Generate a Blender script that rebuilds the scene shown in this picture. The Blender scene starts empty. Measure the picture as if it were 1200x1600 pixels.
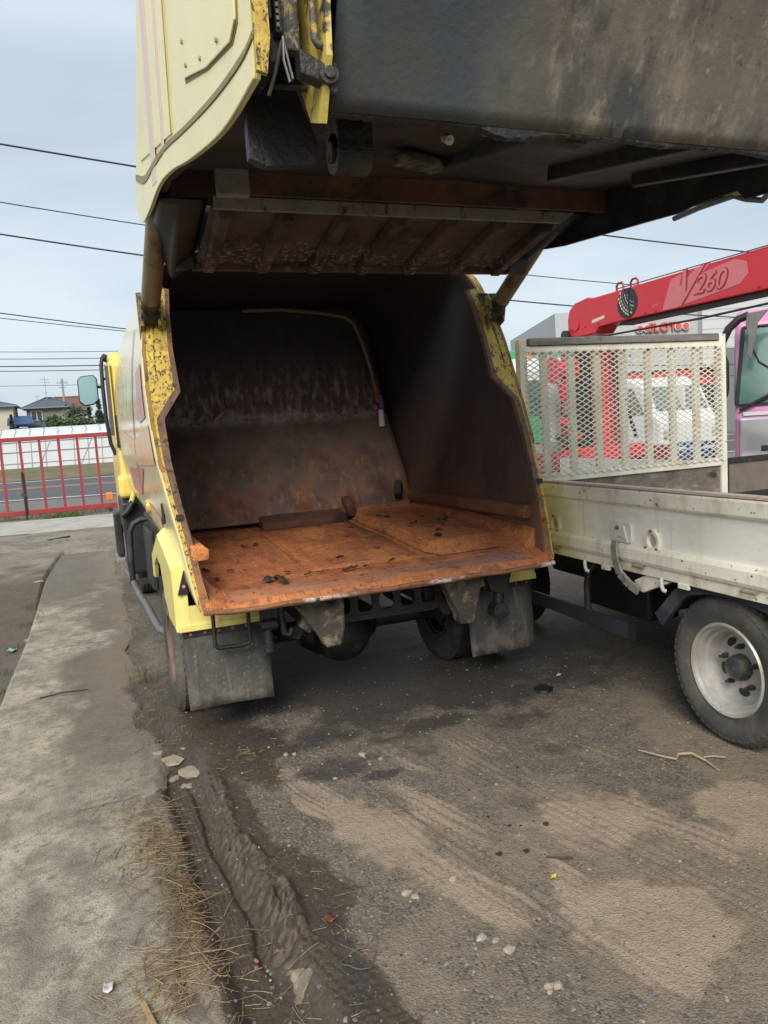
import bpy, math, random
import numpy as np
from mathutils import Vector, Matrix
R = math.radians
scene = bpy.context.scene
COL = scene.collection

# ------------------------------------------------------------------ camera
cam_data = bpy.data.cameras.new('camera')
cam = bpy.data.objects.new('camera', cam_data)
COL.objects.link(cam)
_y, _p, _r = R(21.19), R(6.33), R(3.8)
_f = Vector((math.sin(_y)*math.cos(_p), math.cos(_y)*math.cos(_p), -math.sin(_p)))
_rt = Vector((math.cos(_y), -math.sin(_y), 0)); _u = _rt.cross(_f)
_r2 = _rt*math.cos(_r) - _u*math.sin(_r); _u2 = _rt*math.sin(_r) + _u*math.cos(_r)
_m = Matrix((_r2, _u2, -_f)).transposed().to_4x4(); _m.translation = (0, 0, 1.6)
cam.matrix_world = _m
cam_data.sensor_width = 36; cam_data.sensor_fit = 'AUTO'; cam_data.lens = 36*1190/1600
cam_data.clip_start = .05; cam_data.clip_end = 2000
scene.camera = cam

# ------------------------------------------------------------------ sky, sun, exposure
SUN_EL, SUN_AZ = 38, -150          # degrees; azimuth from +Y towards +X
world = bpy.data.worlds.new('World'); scene.world = world; world.use_nodes = True
wt = world.node_tree; wt.nodes.clear()
def WN(t, **k):
    n = wt.nodes.new(t)
    for a, b in k.items(): setattr(n, a, b)
    return n
sky = WN('ShaderNodeTexSky', sky_type='NISHITA', sun_disc=False)
sky.sun_elevation = R(SUN_EL); sky.sun_rotation = R(SUN_AZ); sky.air_density = 1.2; sky.dust_density = 2.5
tc = WN('ShaderNodeTexCoord')
mp = WN('ShaderNodeMapping'); mp.inputs['Scale'].default_value = (1.0, 1.0, 3.2); mp.inputs['Rotation'].default_value = (.05, .22, .3)
n1 = WN('ShaderNodeTexNoise'); n1.inputs['Scale'].default_value = 1.9; n1.inputs['Detail'].default_value = 5; n1.inputs['Roughness'].default_value = .5; n1.inputs['Distortion'].default_value = .25
cr = WN('ShaderNodeValToRGB')
cr.color_ramp.elements[0].position = .34; cr.color_ramp.elements[0].color = (2.05, 2.43, 2.78, 1)
cr.color_ramp.elements[1].position = .66; cr.color_ramp.elements[1].color = (3.05, 3.4, 3.7, 1)
mx = WN('ShaderNodeMixRGB'); mx.inputs[0].default_value = .9
bg = WN('ShaderNodeBackground'); bg.inputs['Strength'].default_value = .1
wo = WN('ShaderNodeOutputWorld')
L = wt.links.new
L(tc.outputs['Generated'], mp.inputs['Vector']); L(mp.outputs['Vector'], n1.inputs['Vector'])
L(n1.outputs['Fac'], cr.inputs['Fac']); L(sky.outputs[0], mx.inputs[1]); L(cr.outputs['Color'], mx.inputs[2])
L(mx.outputs[0], bg.inputs['Color']); L(bg.outputs[0], wo.inputs['Surface'])
sun_data = bpy.data.lights.new('sun', 'SUN'); sun_data.energy = 1.5; sun_data.angle = R(32); sun_data.color = (1, .95, .87)
sun = bpy.data.objects.new('sun', sun_data); COL.objects.link(sun); sun.location = (0, 0, 40)
_d = Vector((math.sin(R(SUN_AZ))*math.cos(R(SUN_EL)), math.cos(R(SUN_AZ))*math.cos(R(SUN_EL)), math.sin(R(SUN_EL))))
sun.rotation_euler = _d.to_track_quat('Z', 'Y').to_euler()
vs = scene.view_settings
vs.view_transform = 'Standard'; vs.look = 'None'; vs.gamma = 1; vs.use_curve_mapping = False; vs.exposure = 1.32
scene.cycles.use_denoising = True
scene.cycles.max_bounces = 8; scene.cycles.diffuse_bounces = 5

# ------------------------------------------------------------------ numpy noise
def _h(i, j, s):
    v = np.sin(i*127.1 + j*311.7 + s*74.7)*43758.5453
    return v - np.floor(v)
def vnoise(x, y, s=0):
    x = np.asarray(x, float); y = np.asarray(y, float)
    i = np.floor(x); j = np.floor(y); u = x-i; v = y-j
    u = u*u*(3-2*u); v = v*v*(3-2*v)
    return (_h(i, j, s)*(1-u)+_h(i+1, j, s)*u)*(1-v) + (_h(i, j+1, s)*(1-u)+_h(i+1, j+1, s)*u)*v
def fbm(x, y, s=0, o=4):
    r = 0; a = .5; t = 0
    for k in range(o):
        r = r + a*vnoise(x, y, s+k*13); t += a; a *= .5; x = x*2.03+5.1; y = y*2.01+9.7
    return r/t
def sst(a, b, x):
    t = np.clip((x-a)/(b-a), 0, 1); return t*t*(3-2*t)

# ------------------------------------------------------------------ materials
MATS = {}
def mat(name, base, rough=.6, metal=0., var=.18, scale=5., bump=.15, bscale=None, layers=(), spec=.5, alpha=None, attr=None):
    """layers: dicts color, scale, lo, hi, stretch, amt, axis=('Z',a,b), rough, detail, seed"""
    if name in MATS: return MATS[name]
    m = bpy.data.materials.new(name); m.use_nodes = True; t = m.node_tree; t.nodes.clear(); lk = t.links.new
    def N(ty, **k):
        n = t.nodes.new(ty)
        for a, b in k.items(): setattr(n, a, b)
        return n
    out = N('ShaderNodeOutputMaterial'); bs = N('ShaderNodeBsdfPrincipled'); lk(bs.outputs[0], out.inputs[0])
    bs.inputs['Metallic'].default_value = metal; bs.inputs['Specular IOR Level'].default_value = spec
    co = N('ShaderNodeTexCoord')
    def noise(sc, stretch=(1, 1, 1), det=6, seed=0, ro=.6):
        mp = N('ShaderNodeMapping'); mp.inputs['Scale'].default_value = stretch; mp.inputs['Location'].default_value = (seed*1.7, seed*2.3, seed*.9)
        lk(co.outputs['Object'], mp.inputs['Vector'])
        n = N('ShaderNodeTexNoise'); n.inputs['Scale'].default_value = sc; n.inputs['Detail'].default_value = det; n.inputs['Roughness'].default_value = ro
        lk(mp.outputs[0], n.inputs['Vector']); return n.outputs['Fac']
    def mapr(sock, a, b, c=0., d=1., smooth=False):
        r = N('ShaderNodeMapRange'); r.inputs['From Min'].default_value = a; r.inputs['From Max'].default_value = b
        r.inputs['To Min'].default_value = c; r.inputs['To Max'].default_value = d; r.clamp = True
        if smooth: r.interpolation_type = 'SMOOTHSTEP'
        lk(sock, r.inputs['Value']); return r.outputs['Result']
    def mul(a, b):
        q = N('ShaderNodeMath', operation='MULTIPLY'); lk(a, q.inputs[0])
        if isinstance(b, float): q.inputs[1].default_value = b
        else: lk(b, q.inputs[1])
        return q.outputs[0]
    nz = noise(scale)
    hsv = N('ShaderNodeMixRGB', blend_type='MULTIPLY'); hsv.inputs[1].default_value = (*base, 1); hsv.inputs[0].default_value = 1
    g = mapr(nz, .25, .75, 1-var, 1+var*.6)
    cmb = N('ShaderNodeCombineXYZ')
    for k in range(3): lk(g, cmb.inputs[k])
    lk(cmb.outputs[0], hsv.inputs[2]); col = hsv.outputs[0]
    rg = mapr(nz, .2, .8, rough-.06, min(1, rough+.08))
    hgt = None
    for i, l in enumerate(layers):
        f = noise(l.get('scale', 8), l.get('stretch', (1, 1, 1)), l.get('detail', 8), l.get('seed', i+1), l.get('nr', .62))
        f = mapr(f, l.get('lo', .5), l.get('hi', .6), 0, l.get('amt', 1.))
        for key in [k_ for k_ in ('axis', 'axis2') if k_ in l]:
            ax, a, b = l[key]; sp = N('ShaderNodeSeparateXYZ'); lk(co.outputs['Object'], sp.inputs[0])
            wob = N('ShaderNodeMath', operation='MULTIPLY_ADD'); lk(nz, wob.inputs[0]); wob.inputs[1].default_value = abs(b-a)*.8; lk(sp.outputs[ax], wob.inputs[2])
            off = abs(b-a)*.4
            f = mul(f, mapr(wob.outputs[0], a+off, b+off, smooth=True))
        mm = N('ShaderNodeMixRGB'); lk(f, mm.inputs[0]); lk(col, mm.inputs[1]); mm.inputs[2].default_value = (*l['color'], 1); col = mm.outputs[0]
        if 'rough' in l:
            mr = N('ShaderNodeMixRGB'); lk(f, mr.inputs[0]); lk(rg, mr.inputs[1]); v = l['rough']; mr.inputs[2].default_value = (v, v, v, 1); rg = mr.outputs[0]
        if l.get('bump'):
            q = mul(f, float(l['bump']))
            if hgt is None: hgt = q
            else:
                ad = N('ShaderNodeMath', operation='ADD'); lk(hgt, ad.inputs[0]); lk(q, ad.inputs[1]); hgt = ad.outputs[0]
    lk(col, bs.inputs['Base Color']); lk(rg, bs.inputs['Roughness'])
    fine = mul(noise(bscale or scale*9, det=5, seed=7), 1.0 if bump else 0.0)
    if hgt is not None:
        ad = N('ShaderNodeMath', operation='ADD'); lk(hgt, ad.inputs[0]); lk(fine, ad.inputs[1]); fine = ad.outputs[0]
    bp = N('ShaderNodeBump'); bp.inputs['Strength'].default_value = bump; bp.inputs['Distance'].default_value = .02
    lk(fine, bp.inputs['Height']); lk(bp.outputs[0], bs.inputs['Normal'])
    MATS[name] = m
    return m

RUST = (.17, .062, .022); DARK = (.018, .016, .016); CHIP = (.05, .028, .018)
body_paint = mat('faded cream yellow paint', (.72, .63, .33), .14, var=.06, bump=.02, layers=[
    dict(color=(.5, .44, .25), scale=2.2, stretch=(1, 1, .25), lo=.5, hi=.8, amt=.5),
    dict(color=(.23, .17, .09), scale=16, lo=.68, hi=.75, amt=.7)])
gate_paint = mat('faded pale yellow paint', (.84, .75, .38), .3, var=.06, bump=.02, layers=[
    dict(color=(.58, .5, .28), scale=2.5, lo=.5, hi=.8, amt=.6), dict(color=(.2, .14, .07), scale=20, lo=.7, hi=.76, amt=.8)])
fender_paint = mat('lemon yellow paint', (.80, .68, .22), .32, var=.05, bump=.03, layers=[
    dict(color=(.45, .36, .17), scale=7, lo=.58, hi=.8, amt=.55), dict(color=CHIP, scale=26, lo=.7, hi=.74)])
cab_paint = mat('warm yellow cab paint', (.76, .60, .15), .3, var=.05, bump=.02, layers=[dict(color=(.45, .36, .17), scale=5, lo=.6, hi=.8, amt=.4)])
peel = mat('peeling yellow paint', (.62, .44, .07), .5, var=.25, scale=9, bump=.3, layers=[
    dict(color=(.45, .29, .045), scale=14, lo=.45, hi=.62, amt=.8),
    dict(color=(.06, .045, .036), scale=55, lo=.54, hi=.565, bump=-.8, rough=.8, nr=.78, seed=4, stretch=(1, 1, .55)),
    dict(color=(.07, .05, .04), scale=16, lo=.61, hi=.635, bump=-.8, rough=.8, nr=.8, seed=14),
    dict(color=RUST, scale=40, lo=.57, hi=.64, amt=.7, bump=-.3)])
peel_heavy = mat('badly peeled yellow paint', (.46, .33, .06), .5, var=.3, scale=9, bump=.4, layers=[
    dict(color=(.035, .03, .03), scale=22, lo=.46, hi=.51, bump=-.9, rough=.75, nr=.78, seed=9),
    dict(color=(.13, .06, .03), scale=35, lo=.55, hi=.62, amt=.8)])
rust_edge = mat('rusted steel edge', (.17, .10, .068), .8, var=.35, scale=14, bump=.5, layers=[
    dict(color=(.30, .14, .06), scale=10, lo=.5, hi=.7), dict(color=(.06, .045, .04), scale=26, lo=.56, hi=.62),
    dict(color=(.42, .18, .07), scale=4, lo=.3, hi=.5, axis=('Z', 1.25, .8), amt=.7)])
rust_floor = mat('bright rust', (.56, .175, .06), .82, var=.3, scale=6, bump=.6, bscale=90, layers=[
    dict(color=(.74, .28, .085), scale=2.2, lo=.44, hi=.66, stretch=(1, .7, 1)),
    dict(color=(.38, .115, .052), scale=3.4, lo=.48, hi=.64, amt=.85, seed=22),
    dict(color=(.66, .29, .10), scale=13, lo=.54, hi=.70, amt=.7, seed=23),
    dict(color=(.13, .055, .038), scale=2.6, lo=.59, hi=.70, amt=.85, seed=11, rough=.6, stretch=(1, .8, 1)),
    dict(color=(.20, .075, .045), scale=20, lo=.53, hi=.66, amt=.7, seed=25),
    dict(color=(.74, .36, .17), scale=26, lo=.56, hi=.66, amt=.45, stretch=(2.6, .14, 1), seed=27), dict(color=(.15, .06, .04), scale=22, lo=.58, hi=.66, amt=.6, stretch=(2.2, .18, 1), seed=29),
    dict(color=(.06, .034, .026), scale=45, lo=.60, hi=.66, amt=.85, bump=.8, seed=5)])
lip_rust = mat('purple brown rust', (.40, .17, .115), .62, var=.35, scale=7, bump=.5, layers=[
    dict(color=(.52, .21, .08), scale=3, lo=.42, hi=.66), dict(color=(.25, .15, .14), scale=5, lo=.5, hi=.65, amt=.75, stretch=(.4, 1, 1), seed=3),
    dict(color=(.09, .055, .05), scale=12, lo=.56, hi=.66, amt=.8, stretch=(.5, 1, 1)), dict(color=(.05, .035, .032), scale=30, lo=.60, hi=.66)])
worn_steel = mat('worn bare steel edge', (.26, .115, .06), .6, var=.3, scale=12, bump=.4, layers=[
    dict(color=(.66, .62, .59), scale=4, lo=.50, hi=.56, stretch=(.5, 1, 1), rough=.4, axis=('X', -.85, -.55)), dict(color=(.06, .045, .04), scale=18, lo=.57, hi=.64), dict(color=(.30, .13, .07), scale=30, lo=.58, hi=.64, seed=4)])
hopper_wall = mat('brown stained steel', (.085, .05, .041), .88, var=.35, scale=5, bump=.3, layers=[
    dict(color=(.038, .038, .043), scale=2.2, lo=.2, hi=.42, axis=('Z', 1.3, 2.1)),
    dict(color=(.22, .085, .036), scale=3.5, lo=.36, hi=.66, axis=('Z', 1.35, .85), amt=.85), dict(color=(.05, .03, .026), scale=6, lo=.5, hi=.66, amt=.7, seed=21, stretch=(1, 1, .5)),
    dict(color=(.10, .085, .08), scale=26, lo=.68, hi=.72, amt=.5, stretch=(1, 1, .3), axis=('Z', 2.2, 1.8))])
ejector_mat = mat('rust streaked brown steel', (.165, .112, .092), .66, var=.35, scale=6, bump=.35, layers=[
    dict(color=(.30, .125, .06), scale=5, lo=.44, hi=.64, stretch=(1.2, 1, .3), axis=('Z', 1.65, 1.05), amt=.85),
    dict(color=(.17, .055, .036), scale=7, lo=.53, hi=.62, axis=('Z', 1.70, 1.2), amt=.85, seed=6, stretch=(1, 1, .4)),
    dict(color=(.40, .20, .085), scale=14, lo=.56, hi=.66, axis=('Z', 1.65, 1.2), amt=.7, seed=9, stretch=(1.3, 1, .25)),
    dict(color=(.06, .048, .045), scale=3.3, lo=.54, hi=.68, amt=.7, seed=13, stretch=(1, 1, .6)),
    dict(color=(.08, .08, .09), scale=2.2, lo=.15, hi=.4, axis=('Z', 1.8, 2.4)),
    dict(color=(.055, .048, .05), scale=11, lo=.45, hi=.66, stretch=(1, 1, .12), axis=('Z', 1.55, 2.0), amt=.6, seed=35),
    dict(color=(.46, .43, .44), scale=24, lo=.47, hi=.66, stretch=(1, 1, .09), axis=('Z', 2.3, 1.85), axis2=('Z', 1.66, 1.76), amt=.75, seed=8),
    dict(color=(.44, .40, .38), scale=30, lo=.40, hi=.6, stretch=(.6, 1, .5), axis=('Z', 1.80, 1.75), axis2=('Z', 1.67, 1.72), amt=.65, seed=28)])
scuff_mat = mat('pale scuffed steel', (.12, .09, .08), .6, var=.4, scale=10, bump=.3, layers=[
    dict(color=(.42, .39, .38), scale=24, lo=.42, hi=.6, stretch=(1, 1, .25), amt=.75)])
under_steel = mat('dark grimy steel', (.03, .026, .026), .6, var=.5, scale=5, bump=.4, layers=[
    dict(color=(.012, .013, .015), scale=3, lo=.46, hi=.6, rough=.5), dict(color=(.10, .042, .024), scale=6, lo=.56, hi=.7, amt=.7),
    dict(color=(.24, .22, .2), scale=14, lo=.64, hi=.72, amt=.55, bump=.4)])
ribbed_mat = mat('brown ribbed steel', (.085, .052, .045), .7, var=.4, scale=7, bump=.4, layers=[
    dict(color=(.018, .017, .018), scale=4, lo=.5, hi=.64), dict(color=(.42, .40, .38), scale=38, lo=.52, hi=.66, amt=.65, bump=.5, axis=('Y', -1.0, -.75)),
    dict(color=(.12, .05, .028), scale=6, lo=.55, hi=.7, amt=.7)])
grey_band = mat('scuffed grey steel', (.24, .225, .20), .55, var=.3, scale=9, bump=.25, layers=[
    dict(color=(.06, .045, .04), scale=15, lo=.58, hi=.66, stretch=(1, 1, .4)), dict(color=(.15, .07, .04), scale=6, lo=.56, hi=.7, amt=.7)])
beam_rust = mat('red brown rusty beam', (.13, .055, .035), .8, var=.35, scale=8, bump=.4, layers=[
    dict(color=(.035, .025, .022), scale=5, lo=.5, hi=.64), dict(color=(.22, .09, .04), scale=12, lo=.58, hi=.68, amt=.7)])
pan_mat = mat('smoke grey stained pan', (.058, .072, .086), .62, var=.2, scale=3, bump=.12, bscale=60, layers=[
    dict(color=(.165, .142, .113), scale=1.6, lo=.30, hi=.46, stretch=(1, 1, .4), axis=('X', -.66, -.42)),
    dict(color=(.30, .25, .185), scale=8, lo=.50, hi=.70, stretch=(1.4, 1, .35), axis=('X', -.62, -.3), amt=.75),
    dict(color=(.055, .06, .068), scale=2.6, lo=.50, hi=.58, stretch=(1.3, 1, .4), axis=('X', -.6, -.3), amt=.85, seed=6),
    dict(color=(.075, .07, .065), scale=7, lo=.52, hi=.62, stretch=(1.3, 1, .4), amt=.8, seed=16), dict(color=(.36, .31, .24), scale=17, lo=.58, hi=.70, stretch=(1.2, 1, .5), axis=('X', -.6, -.3), amt=.6, seed=36),
    dict(color=(.42, .38, .32), scale=38, lo=.64, hi=.7, amt=.45, axis=('X', -.6, -.3)), dict(color=(.06, .05, .04), scale=44, lo=.62, hi=.68, amt=.7, axis=('X', -.6, -.2))])
black_grease = mat('black greasy steel', (.02, .019, .02), .42, var=.4, scale=10, bump=.4, layers=[
    dict(color=(.07, .05, .038), scale=9, lo=.55, hi=.7, rough=.7), dict(color=(.14, .11, .08), scale=24, lo=.66, hi=.72, amt=.6)])
black_paint = mat('black chassis paint', (.022, .023, .026), .5, var=.3, scale=8, bump=.2, layers=[
    dict(color=(.09, .075, .06), scale=5, lo=.48, hi=.72, amt=.6, rough=.8), dict(color=(.10, .05, .03), scale=16, lo=.66, hi=.72)])
plastic_black = mat('black plastic', (.016, .017, .019), .45, var=.2, bump=.08, layers=[dict(color=(.07, .065, .06), scale=4, lo=.5, hi=.8, amt=.5)])
caked = mat('caked dirt on steel', (.085, .072, .06), .85, var=.4, scale=18, bump=.8, layers=[
    dict(color=(.28, .23, .16), scale=11, lo=.5, hi=.62, bump=.8), dict(color=(.26, .19, .09), scale=24, lo=.62, hi=.68, amt=.8), dict(color=(.02, .018, .018), scale=7, lo=.55, hi=.65)])
flap_mat = mat('grey black rubber flap', (.07, .066, .061), .75, var=.3, scale=5, bump=.3, layers=[
    dict(color=(.20, .165, .125), scale=14, lo=.42, hi=.6, axis=('Z', .42, .16), amt=.6),
    dict(color=(.135, .127, .115), scale=6, lo=.5, hi=.72, stretch=(1, 1, .35), amt=.8), dict(color=(.03, .029, .029), scale=3, lo=.5, hi=.66, amt=.8), dict(color=(.24, .225, .20), scale=45, lo=.60, hi=.68, amt=.6), dict(color=(.19, .18, .16), scale=12, lo=.55, hi=.7, amt=.5, stretch=(2, 1, .2), seed=33)])
rubber = mat('tyre rubber', (.055, .053, .051), .78, var=.2, scale=8, bump=.15, layers=[
    dict(color=(.17, .15, .12), scale=3.5, lo=.42, hi=.7, amt=.75), dict(color=(.06, .055, .05), scale=30, lo=.55, hi=.65, amt=.6)])
rubber_shaded = mat('shaded tyre rubber', (.02, .019, .019), .75, var=.2, scale=8, bump=.15, layers=[dict(color=(.06, .052, .044), scale=4, lo=.46, hi=.7, amt=.7)])  # darker copy of the tyre rubber, shade put into the colour
rim_silver = mat('dull silver rim', (.50, .49, .46), .42, .35, var=.12, scale=6, bump=.06, layers=[
    dict(color=(.28, .24, .19), scale=5, lo=.44, hi=.66, amt=.75), dict(color=(.12, .085, .06), scale=16, lo=.64, hi=.7, amt=.7)])
rim_rust = mat('rusty brown rim', (.20, .12, .085), .75, var=.3, scale=8, bump=.3, layers=[dict(color=(.11, .05, .03), scale=6, lo=.5, hi=.65)])
hub_mat = mat('oily hub steel', (.06, .075, .08), .4, .4, var=.35, scale=14, bump=.3, layers=[dict(color=(.13, .11, .085), scale=10, lo=.5, hi=.65, rough=.8)])
rod_mat = mat('yellowish steel cylinder', (.24, .19, .11), .42, .3, var=.3, scale=6, bump=.15, layers=[
    dict(color=(.09, .06, .045), scale=5, lo=.5, hi=.66, stretch=(1, 1, 1)), dict(color=(.38, .28, .1), scale=9, lo=.58, hi=.7, amt=.7), dict(color=(.03, .025, .022), scale=14, lo=.62, hi=.68)])
red_stripe = mat('faded red stripe', (.55, .20, .19), .25, var=.1, bump=.02)
pink_stripe = mat('faded pink stripe', (.68, .52, .46), .3, var=.08, bump=.02)
orange_stripe = mat('faded orange stripe', (.72, .46, .24), .25, var=.08, bump=.02)
seal_orange = mat('orange rust seal strip', (.33, .17, .04), .7, var=.3, scale=12, bump=.2, layers=[dict(color=(.06, .04, .03), scale=12, lo=.56, hi=.64)])

# ------------------------------------------------------------------ mesh helpers
ORG = {}
class MB:
    def __init__(s): s.v = []; s.f = []
    def add(s, vs, fs):
        n = len(s.v); s.v += [tuple(map(float, p)) for p in vs]; s.f += [tuple(i+n for i in f) for f in fs]; return s
    def box(s, x0, x1, y0, y1, z0, z1):
        return s.add([(x0,y0,z0),(x1,y0,z0),(x1,y1,z0),(x0,y1,z0),(x0,y0,z1),(x1,y0,z1),(x1,y1,z1),(x0,y1,z1)],
                     [(0,3,2,1),(4,5,6,7),(0,1,5,4),(1,2,6,5),(2,3,7,6),(3,0,4,7)])
    def obox(s, p0, p1, w, h, up=(0, 0, 1)):      # bar of section w x h from p0 to p1
        p0 = Vector(p0); p1 = Vector(p1); d = (p1-p0).normalized(); u = Vector(up)
        sd = d.cross(u)
        if sd.length < 1e-4: sd = d.cross(Vector((1, 0, 0)))
        sd.normalize(); u = sd.cross(d)
        a = sd*w/2; b = u*h/2
        vs = [p+q for p in (p0, p1) for q in (-a-b, a-b, a+b, -a+b)]
        return s.add(vs, [(0,1,2,3),(7,6,5,4),(0,4,5,1),(1,5,6,2),(2,6,7,3),(3,7,4,0)])
    def prism(s, pts, ax, a, b):                  # polygon extruded along axis ax; pts are the other two coordinates in order
        n = len(pts)
        def P(p, w): return {'X': (w, p[0], p[1]), 'Y': (p[0], w, p[1]), 'Z': (p[0], p[1], w)}[ax]
        vs = [P(p, a) for p in pts]+[P(p, b) for p in pts]
        return s.add(vs, [tuple(range(n))[::-1], tuple(range(n, 2*n))]+[(i, (i+1) % n, n+(i+1) % n, n+i) for i in range(n)])
    def cyl(s, p0, p1, r0, r1=None, n=16, cap=True):
        r1 = r0 if r1 is None else r1; p0 = Vector(p0); p1 = Vector(p1); d = (p1-p0).normalized()
        a = d.orthogonal().normalized(); b = d.cross(a)
        vs = [p+(a*math.cos(t)+b*math.sin(t))*r for p, r in ((p0, r0), (p1, r1)) for t in [2*math.pi*i/n for i in range(n)]]
        fs = [(i, (i+1) % n, n+(i+1) % n, n+i) for i in range(n)]
        if cap: fs += [tuple(range(n))[::-1], tuple(range(n, 2*n))]
        return s.add(vs, fs)
    def tube(s, pts, r, n=8, cap=True):
        pts = [Vector(p) for p in pts]; m = len(pts); rs = r if isinstance(r, (list, tuple)) else [r]*m
        up = None; vs = []
        for i, p in enumerate(pts):
            d = (pts[min(i+1, m-1)]-pts[max(i-1, 0)]).normalized()
            up = d.orthogonal().normalized() if up is None else (up-d*up.dot(d)).normalized()
            b = d.cross(up)
            vs += [p+(up*math.cos(2*math.pi*k/n)+b*math.sin(2*math.pi*k/n))*rs[i] for k in range(n)]
        fs = [(i*n+k, i*n+(k+1) % n, (i+1)*n+(k+1) % n, (i+1)*n+k) for i in range(m-1) for k in range(n)]
        if cap: fs += [tuple(range(n))[::-1], tuple(range((m-1)*n, m*n))]
        return s.add(vs, fs)
    def lathe(s, prof, c, ax='X', n=40, close=False):   # prof: (radius, offset along axis)
        m = len(prof); vs = []
        for k in range(n):
            t = 2*math.pi*k/n; ct, st = math.cos(t), math.sin(t)
            for r, h in prof:
                vs.append({'X': (c[0]+h, c[1]+r*ct, c[2]+r*st), 'Y': (c[0]+r*ct, c[1]+h, c[2]+r*st), 'Z': (c[0]+r*ct, c[1]+r*st, c[2]+h)}[ax])
        mm = m if close else m-1
        fs = [(k*m+i, ((k+1) % n)*m+i, ((k+1) % n)*m+(i+1) % m, k*m+(i+1) % m) for k in range(n) for i in range(mm)]
        return s.add(vs, fs)
    def grid(s, fn, nu, nv):
        vs = [fn(i/nu, j/nv) for j in range(nv+1) for i in range(nu+1)]
        return s.add(vs, [(j*(nu+1)+i, j*(nu+1)+i+1, (j+1)*(nu+1)+i+1, (j+1)*(nu+1)+i) for j in range(nv) for i in range(nu)])
    def build(s, name, m, parent=None, smooth=0, bevel=0, solid=0, world=True, seg=2):
        me = bpy.data.meshes.new(name)
        o = ORG.get(parent.name, Vector((0, 0, 0))) if parent is not None else Vector((0, 0, 0))
        me.from_pydata([(a-o.x, b-o.y, c-o.z) for a, b, c in s.v], [], s.f)
        me.validate()
        ob = bpy.data.objects.new(name, me); COL.objects.link(ob); me.materials.append(m)
        if solid:
            md = ob.modifiers.new('t', 'SOLIDIFY'); md.thickness = solid; md.offset = 0
        if bevel:
            md = ob.modifiers.new('b', 'BEVEL'); md.width = bevel; md.segments = seg; md.limit_method = 'ANGLE'; md.angle_limit = R(40)
        if smooth:
            me.polygons.foreach_set('use_smooth', [True]*len(me.polygons)); me.set_sharp_from_angle(angle=R(smooth))
        if parent is not None: ob.parent = parent; ORG[ob.name] = o
        return ob
def fixn(ob):
    import bmesh
    b = bmesh.new(); b.from_mesh(ob.data); bmesh.ops.recalc_face_normals(b, faces=b.faces); b.to_mesh(ob.data); b.free(); return ob
def tag(o, label=None, cat=None, group=None, kind=None):
    for k, v in (('label', label), ('category', cat), ('group', group), ('kind', kind)):
        if v: o[k] = v
    return o
def thing(name, label, cat, loc=(0, 0, 0), rz=0, group=None, local=False):
    o = bpy.data.objects.new(name, None); COL.objects.link(o); o.location = loc; o.rotation_euler = (0, 0, rz); o.empty_display_size = .1
    ORG[o.name] = Vector((0, 0, 0)) if local else Vector(loc)
    return tag(o, label, cat, group)
def big_mesh(name, V, F, m, attrs=None, smooth=True):
    me = bpy.data.meshes.new(name); V = np.asarray(V, np.float32); F = np.asarray(F, np.int32)
    me.vertices.add(len(V)); me.vertices.foreach_set('co', V.ravel())
    k = F.shape[1]; me.loops.add(F.size); me.loops.foreach_set('vertex_index', F.ravel())
    me.polygons.add(len(F)); me.polygons.foreach_set('loop_start', np.arange(0, F.size, k, dtype=np.int32)); me.polygons.foreach_set('loop_total', np.full(len(F), k, np.int32))
    me.update(calc_edges=True)
    if smooth: me.polygons.foreach_set('use_smooth', np.ones(len(F), bool))
    for an, arr in (attrs or {}).items():
        a = me.color_attributes.new(an, 'FLOAT_COLOR', 'POINT'); a.data.foreach_set('color', np.asarray(arr, np.float32).ravel())
    ob = bpy.data.objects.new(name, me); COL.objects.link(ob); me.materials.append(m); return ob
def text(name, s, size, mtx, m, parent=None, ext=.002, align='CENTER', shear=0, offset=0):
    c = bpy.data.curves.new(name, 'FONT'); c.body = s; c.size = size; c.extrude = ext; c.align_x = align; c.align_y = 'CENTER'; c.shear = shear; c.offset = offset; c.resolution_u = 4
    t = bpy.data.objects.new(name+'_tmp', c); COL.objects.link(t)
    bpy.context.view_layer.update()
    me = bpy.data.meshes.new_from_object(t.evaluated_get(bpy.context.evaluated_depsgraph_get())); bpy.data.objects.remove(t); bpy.data.curves.remove(c)
    me.transform(mtx)
    o = ORG.get(parent.name, Vector((0, 0, 0))) if parent is not None else Vector((0, 0, 0))
    me.transform(Matrix.Translation(-o)); me.name = name
    ob = bpy.data.objects.new(name, me); COL.objects.link(ob); me.materials.clear(); me.materials.append(m)
    if parent is not None: ob.parent = parent; ORG[ob.name] = o
    return ob
def plane_mtx(o, xdir, ydir):
    x = Vector(xdir).normalized(); y = Vector(ydir); y = (y-x*y.dot(x)).normalized(); z = x.cross(y)
    m = Matrix((x, y, z)).transposed().to_4x4(); m.translation = o; return m

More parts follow.
